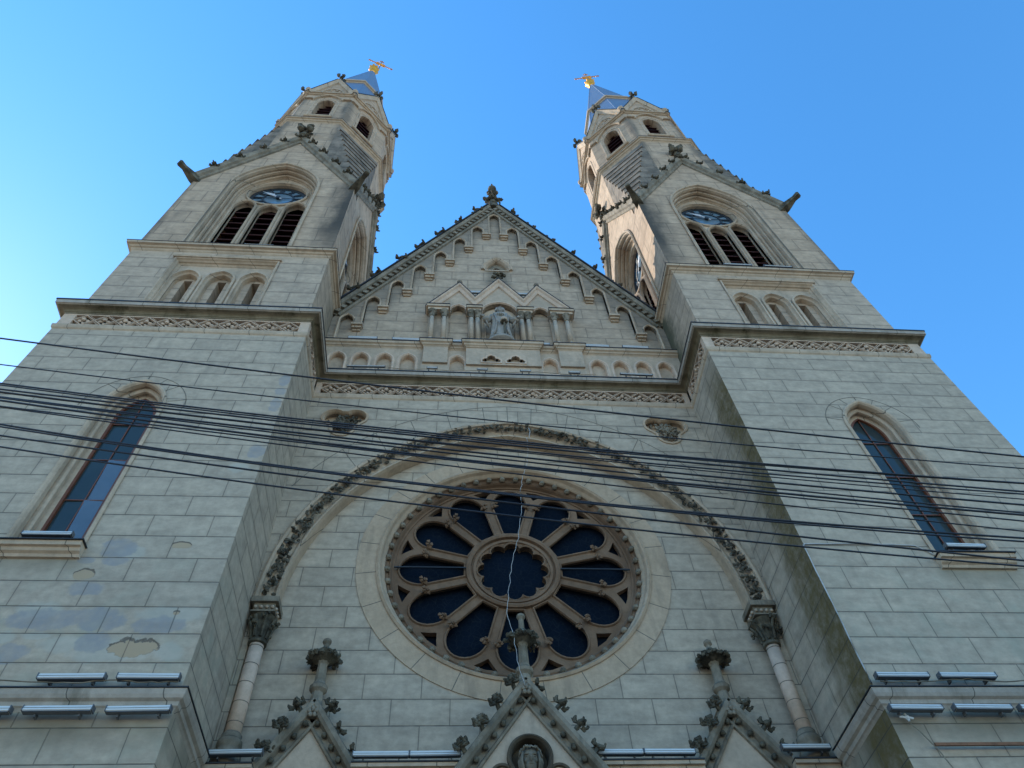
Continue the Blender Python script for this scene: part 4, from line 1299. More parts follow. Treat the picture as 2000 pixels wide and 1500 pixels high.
full = [(-x, z) for x, z in reversed(half[1:])]+half+[(5.37, 22.30), (0.0, 31.98), (-5.37, 22.30)]
fs_ = MB(); fs_.slab(FG, full, (), -0.05, 0.13)
fs_.build("stepped_arcade", m_gable, gable)
for k in range(-7, 8):
    mm = MB()
    za = [31.40, 30.05, 28.80, 27.50, 26.25, 24.98, 23.75, 22.50][abs(k)]
    A = arch(0.70*k, za-0.34, 0.20, 0.34, 5)
    ZC = [29.42, 28.12, 26.88, 25.66, 24.40, 23.16, 21.98, 20.74]
    zi = ZC[abs(k)-1] if k else ZC[0]; zo = ZC[abs(k)]
    zl_, zr_ = (zo, zi) if k < 0 else (zi, zo)
    A = [(0.70*k-0.20, zl_+0.01)]+A+[(0.70*k+0.20, zr_+0.01)]
    mm.sweep(FG, A, [(0.07, 0.13), (0.07, 0.16), (0.03, 0.185), (0.0, 0.15), (0.0, 0.0), (0.03, 0.0), (0.07, 0.05)])
    mm.build("arcade_moulding", m_trim, gable)
for k in range(7):
    for s in (-1, 1):
        z = [29.42, 28.12, 26.88, 25.66, 24.40, 23.16, 21.98][k]; c = s*(0.35+0.70*k)
        cb = MB()
        cb.fbox(FG, c-0.18, c+0.18, z-0.10, z-0.0, 0.001, 0.19)
        cb.fbox(FG, c-0.15, c+0.15, z-0.20, z-0.10, 0.001, 0.13)
        cb.fbox(FG, c-0.13, c+0.13, z-0.28, z-0.20, 0.001, 0.055)
        cb.build("corbel", m_trim, gable)
# rake: inner bead, dentil hollow, outer roll, roof edge
rk = MB()
for s in (-1, 1):
    p = [(-5.32, 22.50), (0, 32.05)] if s < 0 else [(0, 32.05), (5.32, 22.50)]
    rk.sweep(FG, p, [(-0.20, 0.13), (-0.19, 0.19), (-0.12, 0.21), (-0.09, 0.15), (0.10, 0.15), (0.12, 0.28), (0.26, 0.30), (0.30, 0.22), (0.30, -0.25), (-0.20, -0.25)])
rko = rk.build("raking_cornice", m_mid, gable)
dn = MB()
for s in (-1, 1):
    p = [(-5.3, 22.53), (0, 32.05)] if s < 0 else [(0, 32.05), (5.3, 22.53)]
    for q, t in along(p, 0.30):
        n_ = Vector((-t.y, t.x))
        cc = [q+t*a+n_*b for a, b in ((-0.075, -0.07), (0.075, -0.07), (0.075, 0.10), (-0.075, 0.10))]
        dn.slab(FG, [(v.x, v.y) for v in cc], (), 0.14, 0.235)
dn.build("dentils", m_mid, rko)
dr = MB()
for s in (-1, 1):
    p = [(-5.3, 22.53), (0, 32.05)] if s < 0 else [(0, 32.05), (5.3, 22.53)]
    dr.sweep(FG, p, [(-0.085, 0.151), (0.118, 0.151), (0.118, 0.158), (-0.085, 0.158)])
dr.build("dentil_shade_strip", m_dark, rko)  # thin dark strip painting the shade between the dentils
rt_ = MB()
for s in (-1, 1):
    p = [(-5.36, 22.47), (0, 32.09)] if s < 0 else [(0, 32.09), (5.36, 22.47)]
    rt_.sweep(FG, p, [(0.265, 0.34), (0.31, 0.34), (0.31, -0.5), (0.265, -0.5)])
rt_.build("roof_edge", m_lead, rko)
for k in range(1, 8):
    for s in (-1, 1):
        x = s*0.695*k; z = 32.66-1.80*abs(x)
        o_ = put("crocket", me_crocket, gable, FG(x, z, 0.10), (0, s*R(22), 0), (1.6, 1.6, 1.25))
        o_.rotation_euler = (R(12), s*R(20), random.uniform(0, 1.5))
fn = MB()
b = Vector((0, 2.0, 32.3))
fn.lathe(b, [(0.24, -0.2), (0.24, 0.35), (0.16, 0.45), (0.13, 0.6), (0.12, 1.2), (0.2, 1.3), (0.12, 1.4), (0.10, 2.0), (0.18, 2.1), (0.2, 2.3), (0.10, 2.45), (0.03, 2.95)], 8)
for k in range(4):
    d = Vector((math.cos(k*PI/2), math.sin(k*PI/2), 0))
    for zz, rr_, sc2 in ((0.95, 0.36, 1.0), (1.75, 0.2, 0.8)):
        fn.blob(b+d*rr_*0.7+Vector((0, 0, zz)), (0.13*sc2, 0.13*sc2, 0.12), 5, 4, 0.35)
        fn.blob(b+d*rr_+Vector((0, 0, zz+0.12)), (0.10*sc2, 0.10*sc2, 0.12), 5, 4, 0.35)
    fn.blob(b+d*0.30+Vector((0, 0, 0.68)), (0.06, 0.06, 0.12), 5, 4, 0.3)
    fn.blob(b+d*0.24+Vector((0, 0, 0.2)), (0.08, 0.08, 0.14), 5, 4, 0.2)
leafball(fn, b+Vector((0, 0, 1.05)), 0.30, 12); leafball(fn, b+Vector((0, 0, 1.85)), 0.2, 8)
fn.build("gable_finial", m_dark, gable)
# the small hooded trefoil opening
ho = MB()
ho.sweep(FG, arch(0, 26.42, 0.44, 0.90, 10), [(0.14, 0.0), (0.15, 0.06), (0.08, 0.09), (0.0, 0.04), (-0.05, -0.05), (-0.06, -0.22), (0.14, -0.22)])
ho.sweep(FG, [(-0.44, 26.40), (0.44, 26.40)], [(-0.06, -0.2), (-0.06, 0.03), (0.02, 0.03), (0.04, -0.2)])
hh = ho.build("gable_opening", m_trim, gable)
ht = MB()
ht.slab(FG, list(reversed(arch(0, 26.42, 0.41, 0.84, 8))), [foil(0, 26.66, 0.13, 0.12, 3, PI/2, 6)], -0.26, -0.14)
ht.build("trefoil_plate", m_mid, hh)
ht = MB(); ht.fbox(FG, -0.4, 0.4, 26.3, 27.3, -0.5, -0.46); ht.build("opening_backing", m_black, hh)
# nave roof behind, out of view; ridge height set to shade the right stage
nv = MB()
nv.add([(-5.3, 2.7, 20.5), (5.3, 2.7, 20.5), (5.3, 40, 20.5), (-5.3, 40, 20.5), (0, 2.7, 29.6), (0, 40, 29.6)], [(0, 1, 4), (2, 3, 5), (1, 2, 5, 4), (3, 0, 4, 5), (0, 3, 2, 1)])
nv.build("unseen_nave_roof", m_metal, church)
nb = MB(); nb.box(-11.0, 11.0, 6.2, 40, -0.3, 14.0); nb.build("nave_wall", m_shaft, church)

# ------------------------------------------------------------------ aedicule with three gablets
FD = Fr((0, 1.98, 0), (1, 0, 0), (0, -1, 0))
ae = MB()
out = [(-2.40, 22.92), (-1.36, 24.58), (-0.84, 23.56), (0.0, 25.00), (0.80, 23.56), (1.32, 24.58), (2.40, 22.92)]
hs = [arch(-1.38, 22.92, 0.25, 0.34, 6), arch(1.34, 22.92, 0.25, 0.34, 6), arch(-0.02, 22.90, 0.56, 0.62, 8)]
poly = [(-2.40, 22.86)]+[(-2.40, 22.92)]+out[1:-1]+[(2.40, 22.92), (2.40, 22.86)]
# bottom edge with the arch openings cut in
bot = [(2.40, 22.80)]
for h, cx_, w_ in ((hs[1], 1.34, 0.25), (hs[2], -0.02, 0.56), (hs[0], -1.38, 0.25)):
    bot += [(cx_+w_, 22.80)]+list(reversed(h))+[(cx_-w_, 22.80)]
bot += [(-2.40, 22.80)]
ae.slab(FD, [(-2.40, 22.92)]+out[1:-1]+[(2.40, 22.92)]+bot, (), -0.10, 0.06)
aed = ae.build("aedicule", m_block, church, label="three-gabled canopy of columns round the statue niche")
mo = MB()
mo.sweep(FD, out, [(-0.16, 0.06), (-0.15, 0.11), (-0.10, 0.13), (-0.04, 0.14), (0.0, 0.20), (0.05, 0.21), (0.05, -0.12), (-0.16, -0.12)])
mo.build("gablet_moulding", m_frieze, aed)
ld = MB(); ld.sweep(FD, out, [(0.052, 0.225), (0.075, 0.225), (0.075, -0.12), (0.052, -0.12)]); ld.build("gablet_flashing", m_lead, aed)
for h in hs:
    mo = MB(); mo.sweep(FD, h, [(0.10, 0.06), (0.10, 0.09), (0.03, 0.11), (0.0, 0.06), (0.0, -0.1), (0.05, -0.1), (0.10, 0.0)])
    mo.build("arch_moulding", m_frieze, aed)
for a, b in ((-2.34, -1.70), (-1.06, -0.66), (0.60, 1.02), (1.62, 2.32)):
    pr_ = MB(); pr_.fbox(FD, a, b, 20.7, 22.795, -0.10, 0.02); pr_.build("aedicule_pier", m_block, aed)
for a, b in ((-2.40, -1.66), (-1.12, -0.60), (0.54, 1.08), (1.58, 2.40)):
    imp = MB(); imp.fbox(FD, a, b, 22.80, 22.92, 0.062, 0.30); imp.fbox(FD, a+0.04, b-0.04, 22.66, 22.797, 0.022, 0.25)
    ip = imp.build("impost", m_trim, aed)
    im2 = MB(); im2.fbox(FD, a-0.01, b+0.01, 22.922, 22.95, 0.065, 0.32); im2.build("impost_flashing", m_lead, aed)
def colonnette(x):
    y = 1.82
    c = MB(); c.lathe((x, y, 20.95), [(0.075, 0), (0.072, 1.35)], 12)
    c_o = c.build("colonnette", m_block, aed, True)
    b = MB(); b.lathe((x, y, 20.70), [(0.125, 0), (0.125, 0.06), (0.095, 0.1), (0.115, 0.15), (0.11, 0.2), (0.08, 0.26)], 12); b.build("column_base", m_block, c_o, True)
    k = MB(); k.lathe((x, y, 22.28), [(0.09, 0), (0.09, 0.03), (0.075, 0.05), (0.09, 0.2), (0.15, 0.37)], 10)
    for a in range(6):
        an = PI/3*a
        leafball(k, (x+0.12*math.cos(an), y+0.12*math.sin(an), 22.48+0.10*(a % 2)), 0.055, 4)
    k.build("capital", m_mid, c_o)
for x in (-2.22, -1.83, -0.96, -0.76, 0.66, 0.88, 1.74, 2.14): colonnette(x)
for x, z in ((-1.36, 24.66), (1.32, 24.66)):
    k = MB(); k.lathe((x, 1.86, z), [(0.05, -0.05), (0.045, 0.10), (0.09, 0.14), (0.10, 0.2), (0.05, 0.27), (0.02, 0.32)], 8); k.build("gablet_finial", m_mid, aed, True)
k = MB(); k.tube([(0, 1.86, 25.0), (0, 1.86, 25.5)], 0.07, 6)
for i in range(14):
    k.blob((rl.uniform(-.22, .22), 1.86+rl.uniform(-.15, .1), 25.35+rl.uniform(-.15, .25)), (0.08, 0.06, 0.07), 5, 4, 0.4)
k.build("gablet_finial", m_dark, aed)
# niche behind the statue
nc = MB()
nn = opening(-0.02, 20.72, 22.45, 0.46, 0.55, 8)
nc.slab(FD, opening(-0.02, 20.71, 22.75, 0.60, 0.66, 8), [nn], -0.137, -0.101)
nc.sweep(FD, nn, [(0.07, -0.10), (0.06, -0.06), (0.0, -0.08), (0.0, -0.13), (0.07, -0.13)])
nc.build("niche_surround", m_trim, aed)

# ------------------------------------------------------------------ statue
def skin(name, V, E, Rd, mat, parent=None, sub=2):
    me = bpy.data.meshes.new(name); me.from_pydata(V, E, []); o = bpy.data.objects.new(name, me); COL.objects.link(o)
    me.materials.append(mat)
    m = o.modifiers.new("skin", 'SKIN'); m.use_smooth_shade = True
    for i, r in enumerate(Rd):
        me.skin_vertices[0].data[i].radius = r if hasattr(r, '__len__') else (r, r)
    me.skin_vertices[0].data[0].use_root = True
    s_ = o.modifiers.new("sub", 'SUBSURF'); s_.levels = sub; s_.render_levels = sub
    if parent is not None: o.parent = parent
    return o
SX, SY_, SZ = -0.04, 1.76, 20.78
st = MB()
# robe: fluted column of cloth from shoulders to hem, with shoulders and bust
prof = [(0.36, 0.10), (0.345, 0.30), (0.30, 0.62), (0.275, 0.98), (0.27, 1.22), (0.285, 1.45), (0.30, 1.62), (0.27, 1.74), (0.15, 1.80), (0.075, 1.84), (0.07, 1.90)]
n = 40; vs = []
for i, (r, z) in enumerate(prof):
    for k in range(n):
        a = 2*PI*k/n
        fold = 1+0.055*math.sin(a*9+0.6*math.sin(z*3))*(1.0 if z < 1.5 else 0.25)
        vs.append((SX+r*math.cos(a)*fold, SY_+r*0.62*math.sin(a)*fold, SZ+z))
fs = [(i*n+k, i*n+(k+1) % n, (i+1)*n+(k+1) % n, (i+1)*n+k) for i in range(len(prof)-1) for k in range(n)]
fs += [tuple(reversed(range(n))), tuple((len(prof)-1)*n+k for k in range(n))]
st.add(vs, fs)
# arms with wide sleeves, held out and down, palms open to the viewer
for q in (-1, 1):
    P = [(SX+q*0.22, SY_, SZ+1.66), (SX+q*0.36, SY_-0.02, SZ+1.42), (SX+q*0.42, SY_-0.09, SZ+1.26), (SX+q*0.48, SY_-0.18, SZ+1.30)]
    for a_, b_, r0, r1 in ((0, 1, 0.10, 0.10), (1, 2, 0.10, 0.115), (2, 3, 0.115, 0.10)):
        st.tube([P[a_], P[b_]], r0, 10, r1)
    st.blob(P[0], (0.12, 0.11, 0.12), 8, 6); st.blob(P[1], (0.10, 0.10, 0.10), 8, 6); st.blob(P[2], (0.115,)*3, 8, 6)
    # hanging sleeve
    st.add([Vector(P[1])+Vector((0, 0, 0.05)), Vector(P[3])+Vector((0, 0, 0)), Vector(P[3])+Vector((-q*0.05, 0.02, -0.33)), Vector(P[1])+Vector((0, 0, -0.45)),
            Vector(P[1])+Vector((0, 0.09, 0.05)), Vector(P[3])+Vector((0, 0.09, 0)), Vector(P[3])+Vector((-q*0.05, 0.09, -0.33)), Vector(P[1])+Vector((0, 0.09, -0.45))],
           [(0,1,2,3),(7,6,5,4),(0,4,5,1),(1,5,6,2),(2,6,7,3),(3,7,4,0)])
    h = Vector(P[3])+Vector((q*0.05, -0.04, 0.02))
    st.blob(h, (0.05, 0.028, 0.055), 8, 6)
    for f in range(4):
        st.tube([h+Vector((q*(0.02), 0, 0.035-0.022*f)), h+Vector((q*0.075, -0.02, 0.045-0.02*f)), h+Vector((q*0.115-q*0.008*abs(f-1.3), -0.045, 0.05-0.022*f))], 0.012, 5, 0.009)
    st.tube([h+Vector((0, 0, 0.04)), h+Vector((q*0.025, -0.02, 0.085))], 0.013, 5, 0.01)
# mantle folds crossing the front
st.tube([(SX-0.20, SY_-0.17, SZ+1.60), (SX-0.12, SY_-0.20, SZ+1.05), (SX-0.17, SY_-0.22, SZ+0.45), (SX-0.22, SY_-0.22, SZ+0.12)], 0.03, 6)
st.tube([(SX+0.20, SY_-0.17, SZ+1.60), (SX+0.12, SY_-0.20, SZ+1.05), (SX+0.17, SY_-0.22, SZ+0.45), (SX+0.22, SY_-0.22, SZ+0.12)], 0.03, 6)
# head: skull, jaw, nose, brow, ears, beard, shoulder-long hair
hc = Vector((SX, SY_-0.05, SZ+2.03))
hd0 = len(st.v)
st.blob(hc, (0.085, 0.10, 0.125), 14, 10)
st.blob(hc+Vector((0, -0.045, -0.075)), (0.055, 0.06, 0.075), 10, 8)
st.blob(hc+Vector((0, -0.105, -0.012)), (0.014, 0.024, 0.035), 6, 5)
for q in (-1, 1):
    st.blob(hc+Vector((q*0.034, -0.09, 0.022)), (0.024, 0.014, 0.010), 6, 4)
    st.blob(hc+Vector((q*0.034, -0.088, 0.002)), (0.013, 0.012, 0.009), 6, 4)
    st.blob(hc+Vector((q*0.085, 0.0, -0.01)), (0.012, 0.02, 0.03), 6, 4)
st.blob(hc+Vector((0, -0.10, -0.058)), (0.026, 0.012, 0.008), 6, 4)
def grow(mb, i0=0, k=1.28):
    mb.v = mb.v[:i0]+[tuple(hc+(Vector(v)-hc)*k) for v in mb.v[i0:]]
grow(st, hd0)
def sc_st(mb, k=0.93):
    mb.v = [(SX+(x-SX)*1.04, SY_+(y-SY_), SZ+(z-SZ)*k) for x, y, z in mb.v]
sc_st(st)
statue = st.build("statue", m_statue, None, True)
statue_hair = MB()
statue_hair.blob(hc+Vector((0, 0.02, 0.03)), (0.105, 0.105, 0.115), 12, 8, 0.05)
for q in (-1, 1):
    statue_hair.tube([hc+Vector((q*0.07, -0.02, 0.07)), hc+Vector((q*0.10, -0.01, -0.03)), hc+Vector((q*0.10, 0.0, -0.16)), hc+Vector((q*0.09, -0.02, -0.24))], 0.04, 7, 0.028)
statue_hair.blob(hc+Vector((0, -0.075, -0.13)), (0.05, 0.045, 0.075), 8, 6, 0.15)
grow(statue_hair); sc_st(statue_hair)
statue_hair.build("hair", m_statue, statue, True)
ht = MB(); ht.blob((SX, SY_-0.19, SZ+1.52), (0.06, 0.03, 0.065), 8, 6)
for k in range(10):
    a = 2*PI*k/10; ht.blob((SX+0.095*math.cos(a), SY_-0.185, SZ+1.52+0.095*math.sin(a)), (0.02, 0.015, 0.02), 5, 4)
sc_st(ht)
ht.build("heart_emblem", m_mid, statue, True)
pb = MB(); pb.lathe((SX, SY_, SZ), [(0.42, -0.10), (0.42, 0.02), (0.36, 0.06), (0.33, 0.12)], 20, 0, 1.0, 0.75); pb.build("plinth", m_statue, statue, True)
tag(statue, "stone statue of a robed bearded man with open arms in the central niche", "statue")
# post with a round head standing before the statue
ps = MB(); ps.lathe((0, 0, 0), [(0.03, 0.0), (0.028, 0.85), (0.05, 0.87)], 8)
post = ps.build("stone_post", m_dark, None); post.location = (0.05, 1.50, 20.70)
pt = MB(); pt.blob((0, 0, 1.0), 0.12, 10, 8, 0.04); pt.build("post_head", m_block, post, True)
pt = MB()
for k in range(6): pt.blob((0.08*math.cos(k), 0.08*math.sin(k), 0.90), (0.05, 0.05, 0.04), 5, 4, 0.3)
pt.build("leaf_collar", m_dark, post)
tag(post, "short dark post with a pale ball head standing before the statue", "post")

# ------------------------------------------------------------------ portal gables at the foot of the picture
def portal_gable(cx, yf, za, hw, zf, ncr, label, pin, face=False):
    fr = Fr((0, yf, 0), (1, 0, 0), (0, -1, 0))
    g = MB()
    slope = (za-zf)/hw
    ext = 1.1
    hw2 = hw*(1+ext/ (za-zf)); zf2 = zf-ext
    hole = [circ(cx, 7.92, 0.35, 24)] if face else []
    g.slab(fr, [(cx-hw2, zf2), (cx, za), (cx+hw2, zf2)], hole, -0.32, -0.10)
    G = g.build("portal_gable", m_block, church, label=label)
    r = MB()
    P1 = [(cx-hw2, zf2), (cx, za)]; P2 = [(cx, za), (cx+hw2, zf2)]
    for p in (P1, P2):
        r.sweep(fr, p, [(-0.27, -0.10), (-0.265, -0.05), (-0.235, -0.03), (-0.20, -0.09), (-0.12, -0.09), (-0.09, 0.03), (-0.04, 0.07), (0.03, 0.07), (0.06, 0.0), (0.06, -0.32), (-0.27, -0.32)])
    r.build("raking_moulding", m_mid, G)
    for p, q in ((P1, -1), (P2, 1)):
        A, B = Vector(p[0]), Vector(p[1])
        t = (B-A).normalized(); n_ = Vector((-t.y, t.x))
        L_ = (B-A).length
        top = B if q < 0 else A
        dr = -t if q < 0 else t
        for k in range(6):
            c = top+dr*(0.36+0.255*k)-n_*0.13
            b = MB(); 
            c3 = fr(c.x, c.y-0.02, -0.03)
            b.blob(c3, 0.052, 7, 5, 0.15)
            b.build("ball_flower", m_dark, G, True)
        for k in range(ncr):
            c = top+dr*(0.28+0.47*k)+n_*0.03
            put("crocket", me_crocket, G, fr(c.x, c.y, 0.0), (R(10), q*R(40), random.uniform(0, 2)), (0.88, 0.88, 0.85))
    fl = MB()
    for k in range(5):
        a = PI/2+2*PI*k/5
        fl.blob(fr(cx+0.06*math.cos(a), za-0.22+0.06*math.sin(a), 0.05), (0.045, 0.035, 0.045), 6, 4, 0.1)
    fl.blob(fr(cx, za-0.2, 0.06), 0.02, 5, 4)
    fl.build("fleuron", m_mid, G, True)
    # pinnacle
    p = MB(); b = Vector((cx, yf+0.10, za-0.08))
    z1, z2, z3 = pin
    p.lathe(b, [(0.15, -0.2), (0.115, 0.12), (0.098, z1-0.05)], 8, PI/8)
    p.lathe(b+Vector((0, 0, z1)), [(0.10, -0.09), (0.155, -0.04), (0.165, 0.02), (0.12, 0.07), (0.10, 0.13)], 12)
    p.lathe(b+Vector((0, 0, z1)), [(0.10, 0.10), (0.085, z2-z1-0.10)], 8, PI/8)
    p.lathe(b+Vector((0, 0, z2)), [(0.08, -0.15), (0.14, 0.0), (0.22, 0.06), (0.14, 0.16), (0.06, 0.24)], 8)
    p.lathe(b+Vector((0, 0, z2)), [(0.06, 0.18), (0.052, z3-z2-0.14), (0.085, z3-z2-0.09), (0.08, z3-z2-0.04), (0.03, z3-z2)], 8)
    P_ = p.build("pinnacle", m_mid, G)
    k_ = MB()
    k_.lathe(b+Vector((0, 0, z2)), [(0.07, -0.10), (0.17, -0.05), (0.255, 0.0), (0.23, 0.05), (0.10, 0.2)], 10)
    for i in range(80):
        a = random.uniform(0, 2*PI); rr_ = random.uniform(0.12, 0.31)
        k_.blob(b+Vector((rr_*math.cos(a), rr_*math.sin(a), z2+0.17-rr_*0.62+random.uniform(-.03, .03))), (0.055, 0.042, 0.045), 5, 4, 0.4, Matrix.Rotation(random.uniform(0, PI), 3, 'Z'))
    for i in range(4):
        a = PI/2*i+PI/4
        leafball(k_, b+Vector((0.28*math.cos(a), 0.28*math.sin(a), z2-0.02)), 0.085, 7)
    k_.build("leafy_knob", m_dark, P_)
    return G, fr
G0, frp = portal_gable(-0.02, 1.62, 9.27, 1.06, 7.85, 4, "middle portal gable with a carved head in a round medallion", (0.30, 0.95, 1.55), True)
portal_gable(-3.66, 2.00, 9.10, 0.80, 7.95, 3, "left portal gable with leafy pinnacle", (0.38, 0.98, 1.42))
portal_gable(3.66, 2.00, 9.10, 0.80, 7.95, 3, "right portal gable with leafy pinnacle", (0.38, 0.98, 1.42))
# medallion with the head
md = MB()
mc = (-0.02, 7.92)
md.sweep(frp, circ(mc[0], mc[1], 0.33, 32), [(0.05, -0.10), (0.045, -0.03), (0.01, -0.01), (-0.02, -0.05), (-0.03, -0.13), (-0.035, -0.30), (0.05, -0.30)], True)
for q in (-1, 1):
    md.sweep(frp, arch(mc[0]+q*0.46, mc[1]-0.30, 0.17, 0.17, 6), [(0.04, -0.10), (0.03, -0.05), (-0.01, -0.05), (-0.02, -0.10)])
med = md.build("medallion", m_friezeback, G0)
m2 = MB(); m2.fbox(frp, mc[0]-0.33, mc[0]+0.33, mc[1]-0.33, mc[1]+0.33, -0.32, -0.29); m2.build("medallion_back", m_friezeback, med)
hd = MB(); c = frp(mc[0], mc[1]-0.05, -0.10)
hd.blob(c, (0.155, 0.13, 0.21), 16, 12)
hd.blob(c+Vector((0, -0.06, -0.12)), (0.10, 0.09, 0.12), 10, 8)
hd.blob(c+Vector((0, -0.15, -0.02)), (0.024, 0.035, 0.065), 7, 6)
for q in (-1, 1):
    hd.blob(c+Vector((q*0.06, -0.115, 0.055)), (0.045, 0.025, 0.014), 8, 5)
    hd.blob(c+Vector((q*0.06, -0.11, 0.018)), (0.026, 0.018, 0.012), 8, 5)
    hd.blob(c+Vector((q*0.075, -0.09, -0.04)), (0.04, 0.03, 0.04), 8, 5)
hd.blob(c+Vector((0, -0.14, -0.11)), (0.045, 0.02, 0.012), 8, 5)
hd.build("carved_head", m_mid, med, True)
cr = MB()
rn = random.Random(2)
for i in range(7):
    ph = rn.uniform(0, 2*PI)
    pts = []
    for k in range(22):
        a = PI*1.15*k/21-0.25
        pts.append(c+Vector((0.185*math.cos(a)*(1+0.05*math.sin(k*1.7+ph)), -0.07-0.05*math.sin(a)+0.02*math.cos(k*1.3+ph), 0.03+0.17*math.sin(a)*0.9+0.03*math.sin(k*2.1+ph))))
    cr.tube(pts, 0.010, 5)
for q in (-1, 1):
    for i in range(3): cr.tube([c+Vector((q*(0.15-0.012*i), -0.03-0.03*i, 0.10)), c+Vector((q*(0.185-0.02*i), -0.05-0.03*i, -0.05)), c+Vector((q*(0.16-0.02*i), -0.06-0.03*i, -0.24))], 0.026, 6)
cr.build("thorn_wreath_and_hair", m_mid, med, True)

# ledge between the portal gables, and the portal wall below it
for a, b in ((-5.2, -4.42), (-2.88, -1.16), (1.12, 2.88), (4.42, 5.2)):
    lg = MB()
    lg.fbox(Fr((0, 1.9, 0), (1, 0, 0), (0, -1, 0)), a, b, 7.72, 7.84, -0.40, 0.06)
    lg.fbox(Fr((0, 1.9, 0), (1, 0, 0), (0, -1, 0)), a, b, 7.84, 7.90, -0.40, 0.12)
    lgo = lg.build("portal_ledge", m_trim, church)
    l2 = MB(); l2.fbox(Fr((0, 1.9, 0), (1, 0, 0), (0, -1, 0)), a, b, 7.902, 7.925, -0.40, 0.14)
    l2.build("ledge_flashing", m_lead, lgo)
pw = MB()
FP = Fr((0, 2.0, 0), (1, 0, 0), (0, -1, 0))
pw.slab(FP, [(-5.2, -0.3), (5.2, -0.3), (5.2, 7.72), (-5.2, 7.72)], [opening(0, 0.02, 4.4, 1.2, 1.7, 10), opening(-3.66, 0.02, 3.6, 0.7, 1.2, 10), opening(3.66, 0.02, 3.6, 0.7, 1.2, 10)], -0.3, 0.0)
pw.build("portal_wall", m_shaft, church)
for cx, w, z, h in ((0, 1.2, 4.4, 1.7), (-3.66, 0.7, 3.6, 1.2), (3.66, 0.7, 3.6, 1.2)):
    d = MB(); d.slab(FP, opening(cx, 0.02, z, w-0.01, h-0.01, 10), (), -0.2, -0.12); d.build("portal_door", m_wood, church)
    d = MB(); d.sweep(FP, opening(cx, 0.0, z, w, h, 10), [(0.22, 0.0), (0.2, 0.1), (0.1, 0.12), (0.0, 0.02), (0.0, -0.1), (0.1, -0.1)]); d.build("portal_arch", m_trim, church)
# blind arch hoods inside the outer gables
for cx in (-3.66, 3.66):
    fr = Fr((0, 2.0, 0), (1, 0, 0), (0, -1, 0))
    d = MB(); d.sweep(fr, arch(cx, 7.45, 0.40, 0.42, 8), [(0.06, -0.10), (0.05, -0.05), (0.0, -0.05), (-0.02, -0.10)]); d.build("hood_arch", m_trim, church)

# ------------------------------------------------------------------ floodlights
def bar_lamp(x0, x1, y, z, label, group="linear floodlights on the facade", h=0.08, dp=0.09, tilt=0.5):
    w = x1-x0
    root = empty("floodlight", ((x0+x1)/2, y, z))
    tag(root, label, "floodlight", group)
    b = MB()
    prof = [(0.0, 0.0), (-dp, 0.0), (-dp-0.012, h*0.12), (-dp-0.004, h*0.9), (-dp*0.85, h), (0.0, h)]
    vs = [(x, q[0], q[1]) for x in (-w/2, w/2) for q in prof]
    n = len(prof)
    b.add(vs, [tuple(range(n)), tuple(range(2*n-1, n-1, -1))]+[(i, (i+1) % n, n+(i+1) % n, n+i) for i in range(n)])
    b.build("lamp_housing", m_alu, root)
    for q in (-1, 1):
        c = MB(); c.box(q*w/2-0.007, q*w/2+0.007, -dp-0.015, 0.004, -0.003, h+0.003); c.build("end_cap", m_lampbody, root)
    f = MB(); f.box(-w/2+0.015, w/2-0.015, -dp-0.004, -0.01, -0.014, -0.002); f.box(-w/2+0.012, w/2-0.012, -dp-0.014, -dp-0.004, h*0.45, h*0.49); f.build("lamp_underside", m_lampbody, root)
    for q in (-1, 1):
        br = MB(); br.box(q*w*0.32-0.012, q*w*0.32+0.012, -0.03, abs(0.05), -0.05, 0.012); br.build("bracket", m_lampbody, root)
    root.rotation_euler = (random.uniform(-0.10, 0.10), random.uniform(-0.008, 0.008), random.uniform(-0.02, 0.02))
    return root
bar_lamp(-7.19, -6.27, -0.10, 8.10, "first aluminium bar floodlight above the left tower's low ledge, left of a second")
bar_lamp(-6.10, -5.24, -0.10, 8.10, "aluminium bar floodlight above the left tower's low ledge, beside the tower's inner corner")
bar_lamp(5.24, 6.09, -0.10, 8.12, "aluminium bar floodlight above the right tower's low ledge, beside the tower's inner corner")
bar_lamp(6.27, 7.19, -0.10, 8.12, "outer aluminium bar floodlight above the right tower's low ledge, nearer the photo's edge")
bar_lamp(-8.22, -7.32, -0.10, 7.60, "bar floodlight below the left tower's low ledge, cut by the left photo edge")
bar_lamp(-7.16, -6.24, -0.10, 7.60, "middle of the three bar floodlights under the left tower's low ledge")
bar_lamp(-6.06, -5.20, -0.10, 7.60, "bar floodlight under the left tower's low ledge, nearest the inner corner")
bar_lamp(5.20, 6.02, -0.10, 7.58, "bar floodlight under the right tower's low ledge, nearest the inner corner")
bar_lamp(6.21, 7.12, -0.10, 7.58, "middle of the three bar floodlights under the right tower's low ledge")
bar_lamp(7.25, 8.13, -0.10, 7.58, "bar floodlight below the right tower's low ledge, cut by the right photo edge")
bar_lamp(-5.12, -4.28, 1.80, 8.02, "bar floodlight at the foot of the left great-arch column")
bar_lamp(-2.86, -1.97, 1.80, 7.98, "left half of the bright floodlight pair between left and middle portal gables")
bar_lamp(-1.955, -1.14, 1.80, 7.98, "right half of the bright floodlight pair, touching the middle portal gable's left side")
bar_lamp(1.10, 1.86, 1.80, 7.98, "left half of the floodlight pair between middle and right portal gables")
bar_lamp(1.875, 2.73, 1.80, 7.98, "right half of the floodlight pair, touching the right portal gable")
bar_lamp(4.24, 5.08, 1.80, 8.04, "bar floodlight at the foot of the right great-arch column")
bar_lamp(-8.70, -7.88, -0.10, 10.83, "bar floodlight on the sill of the left tower's tall narrow window")
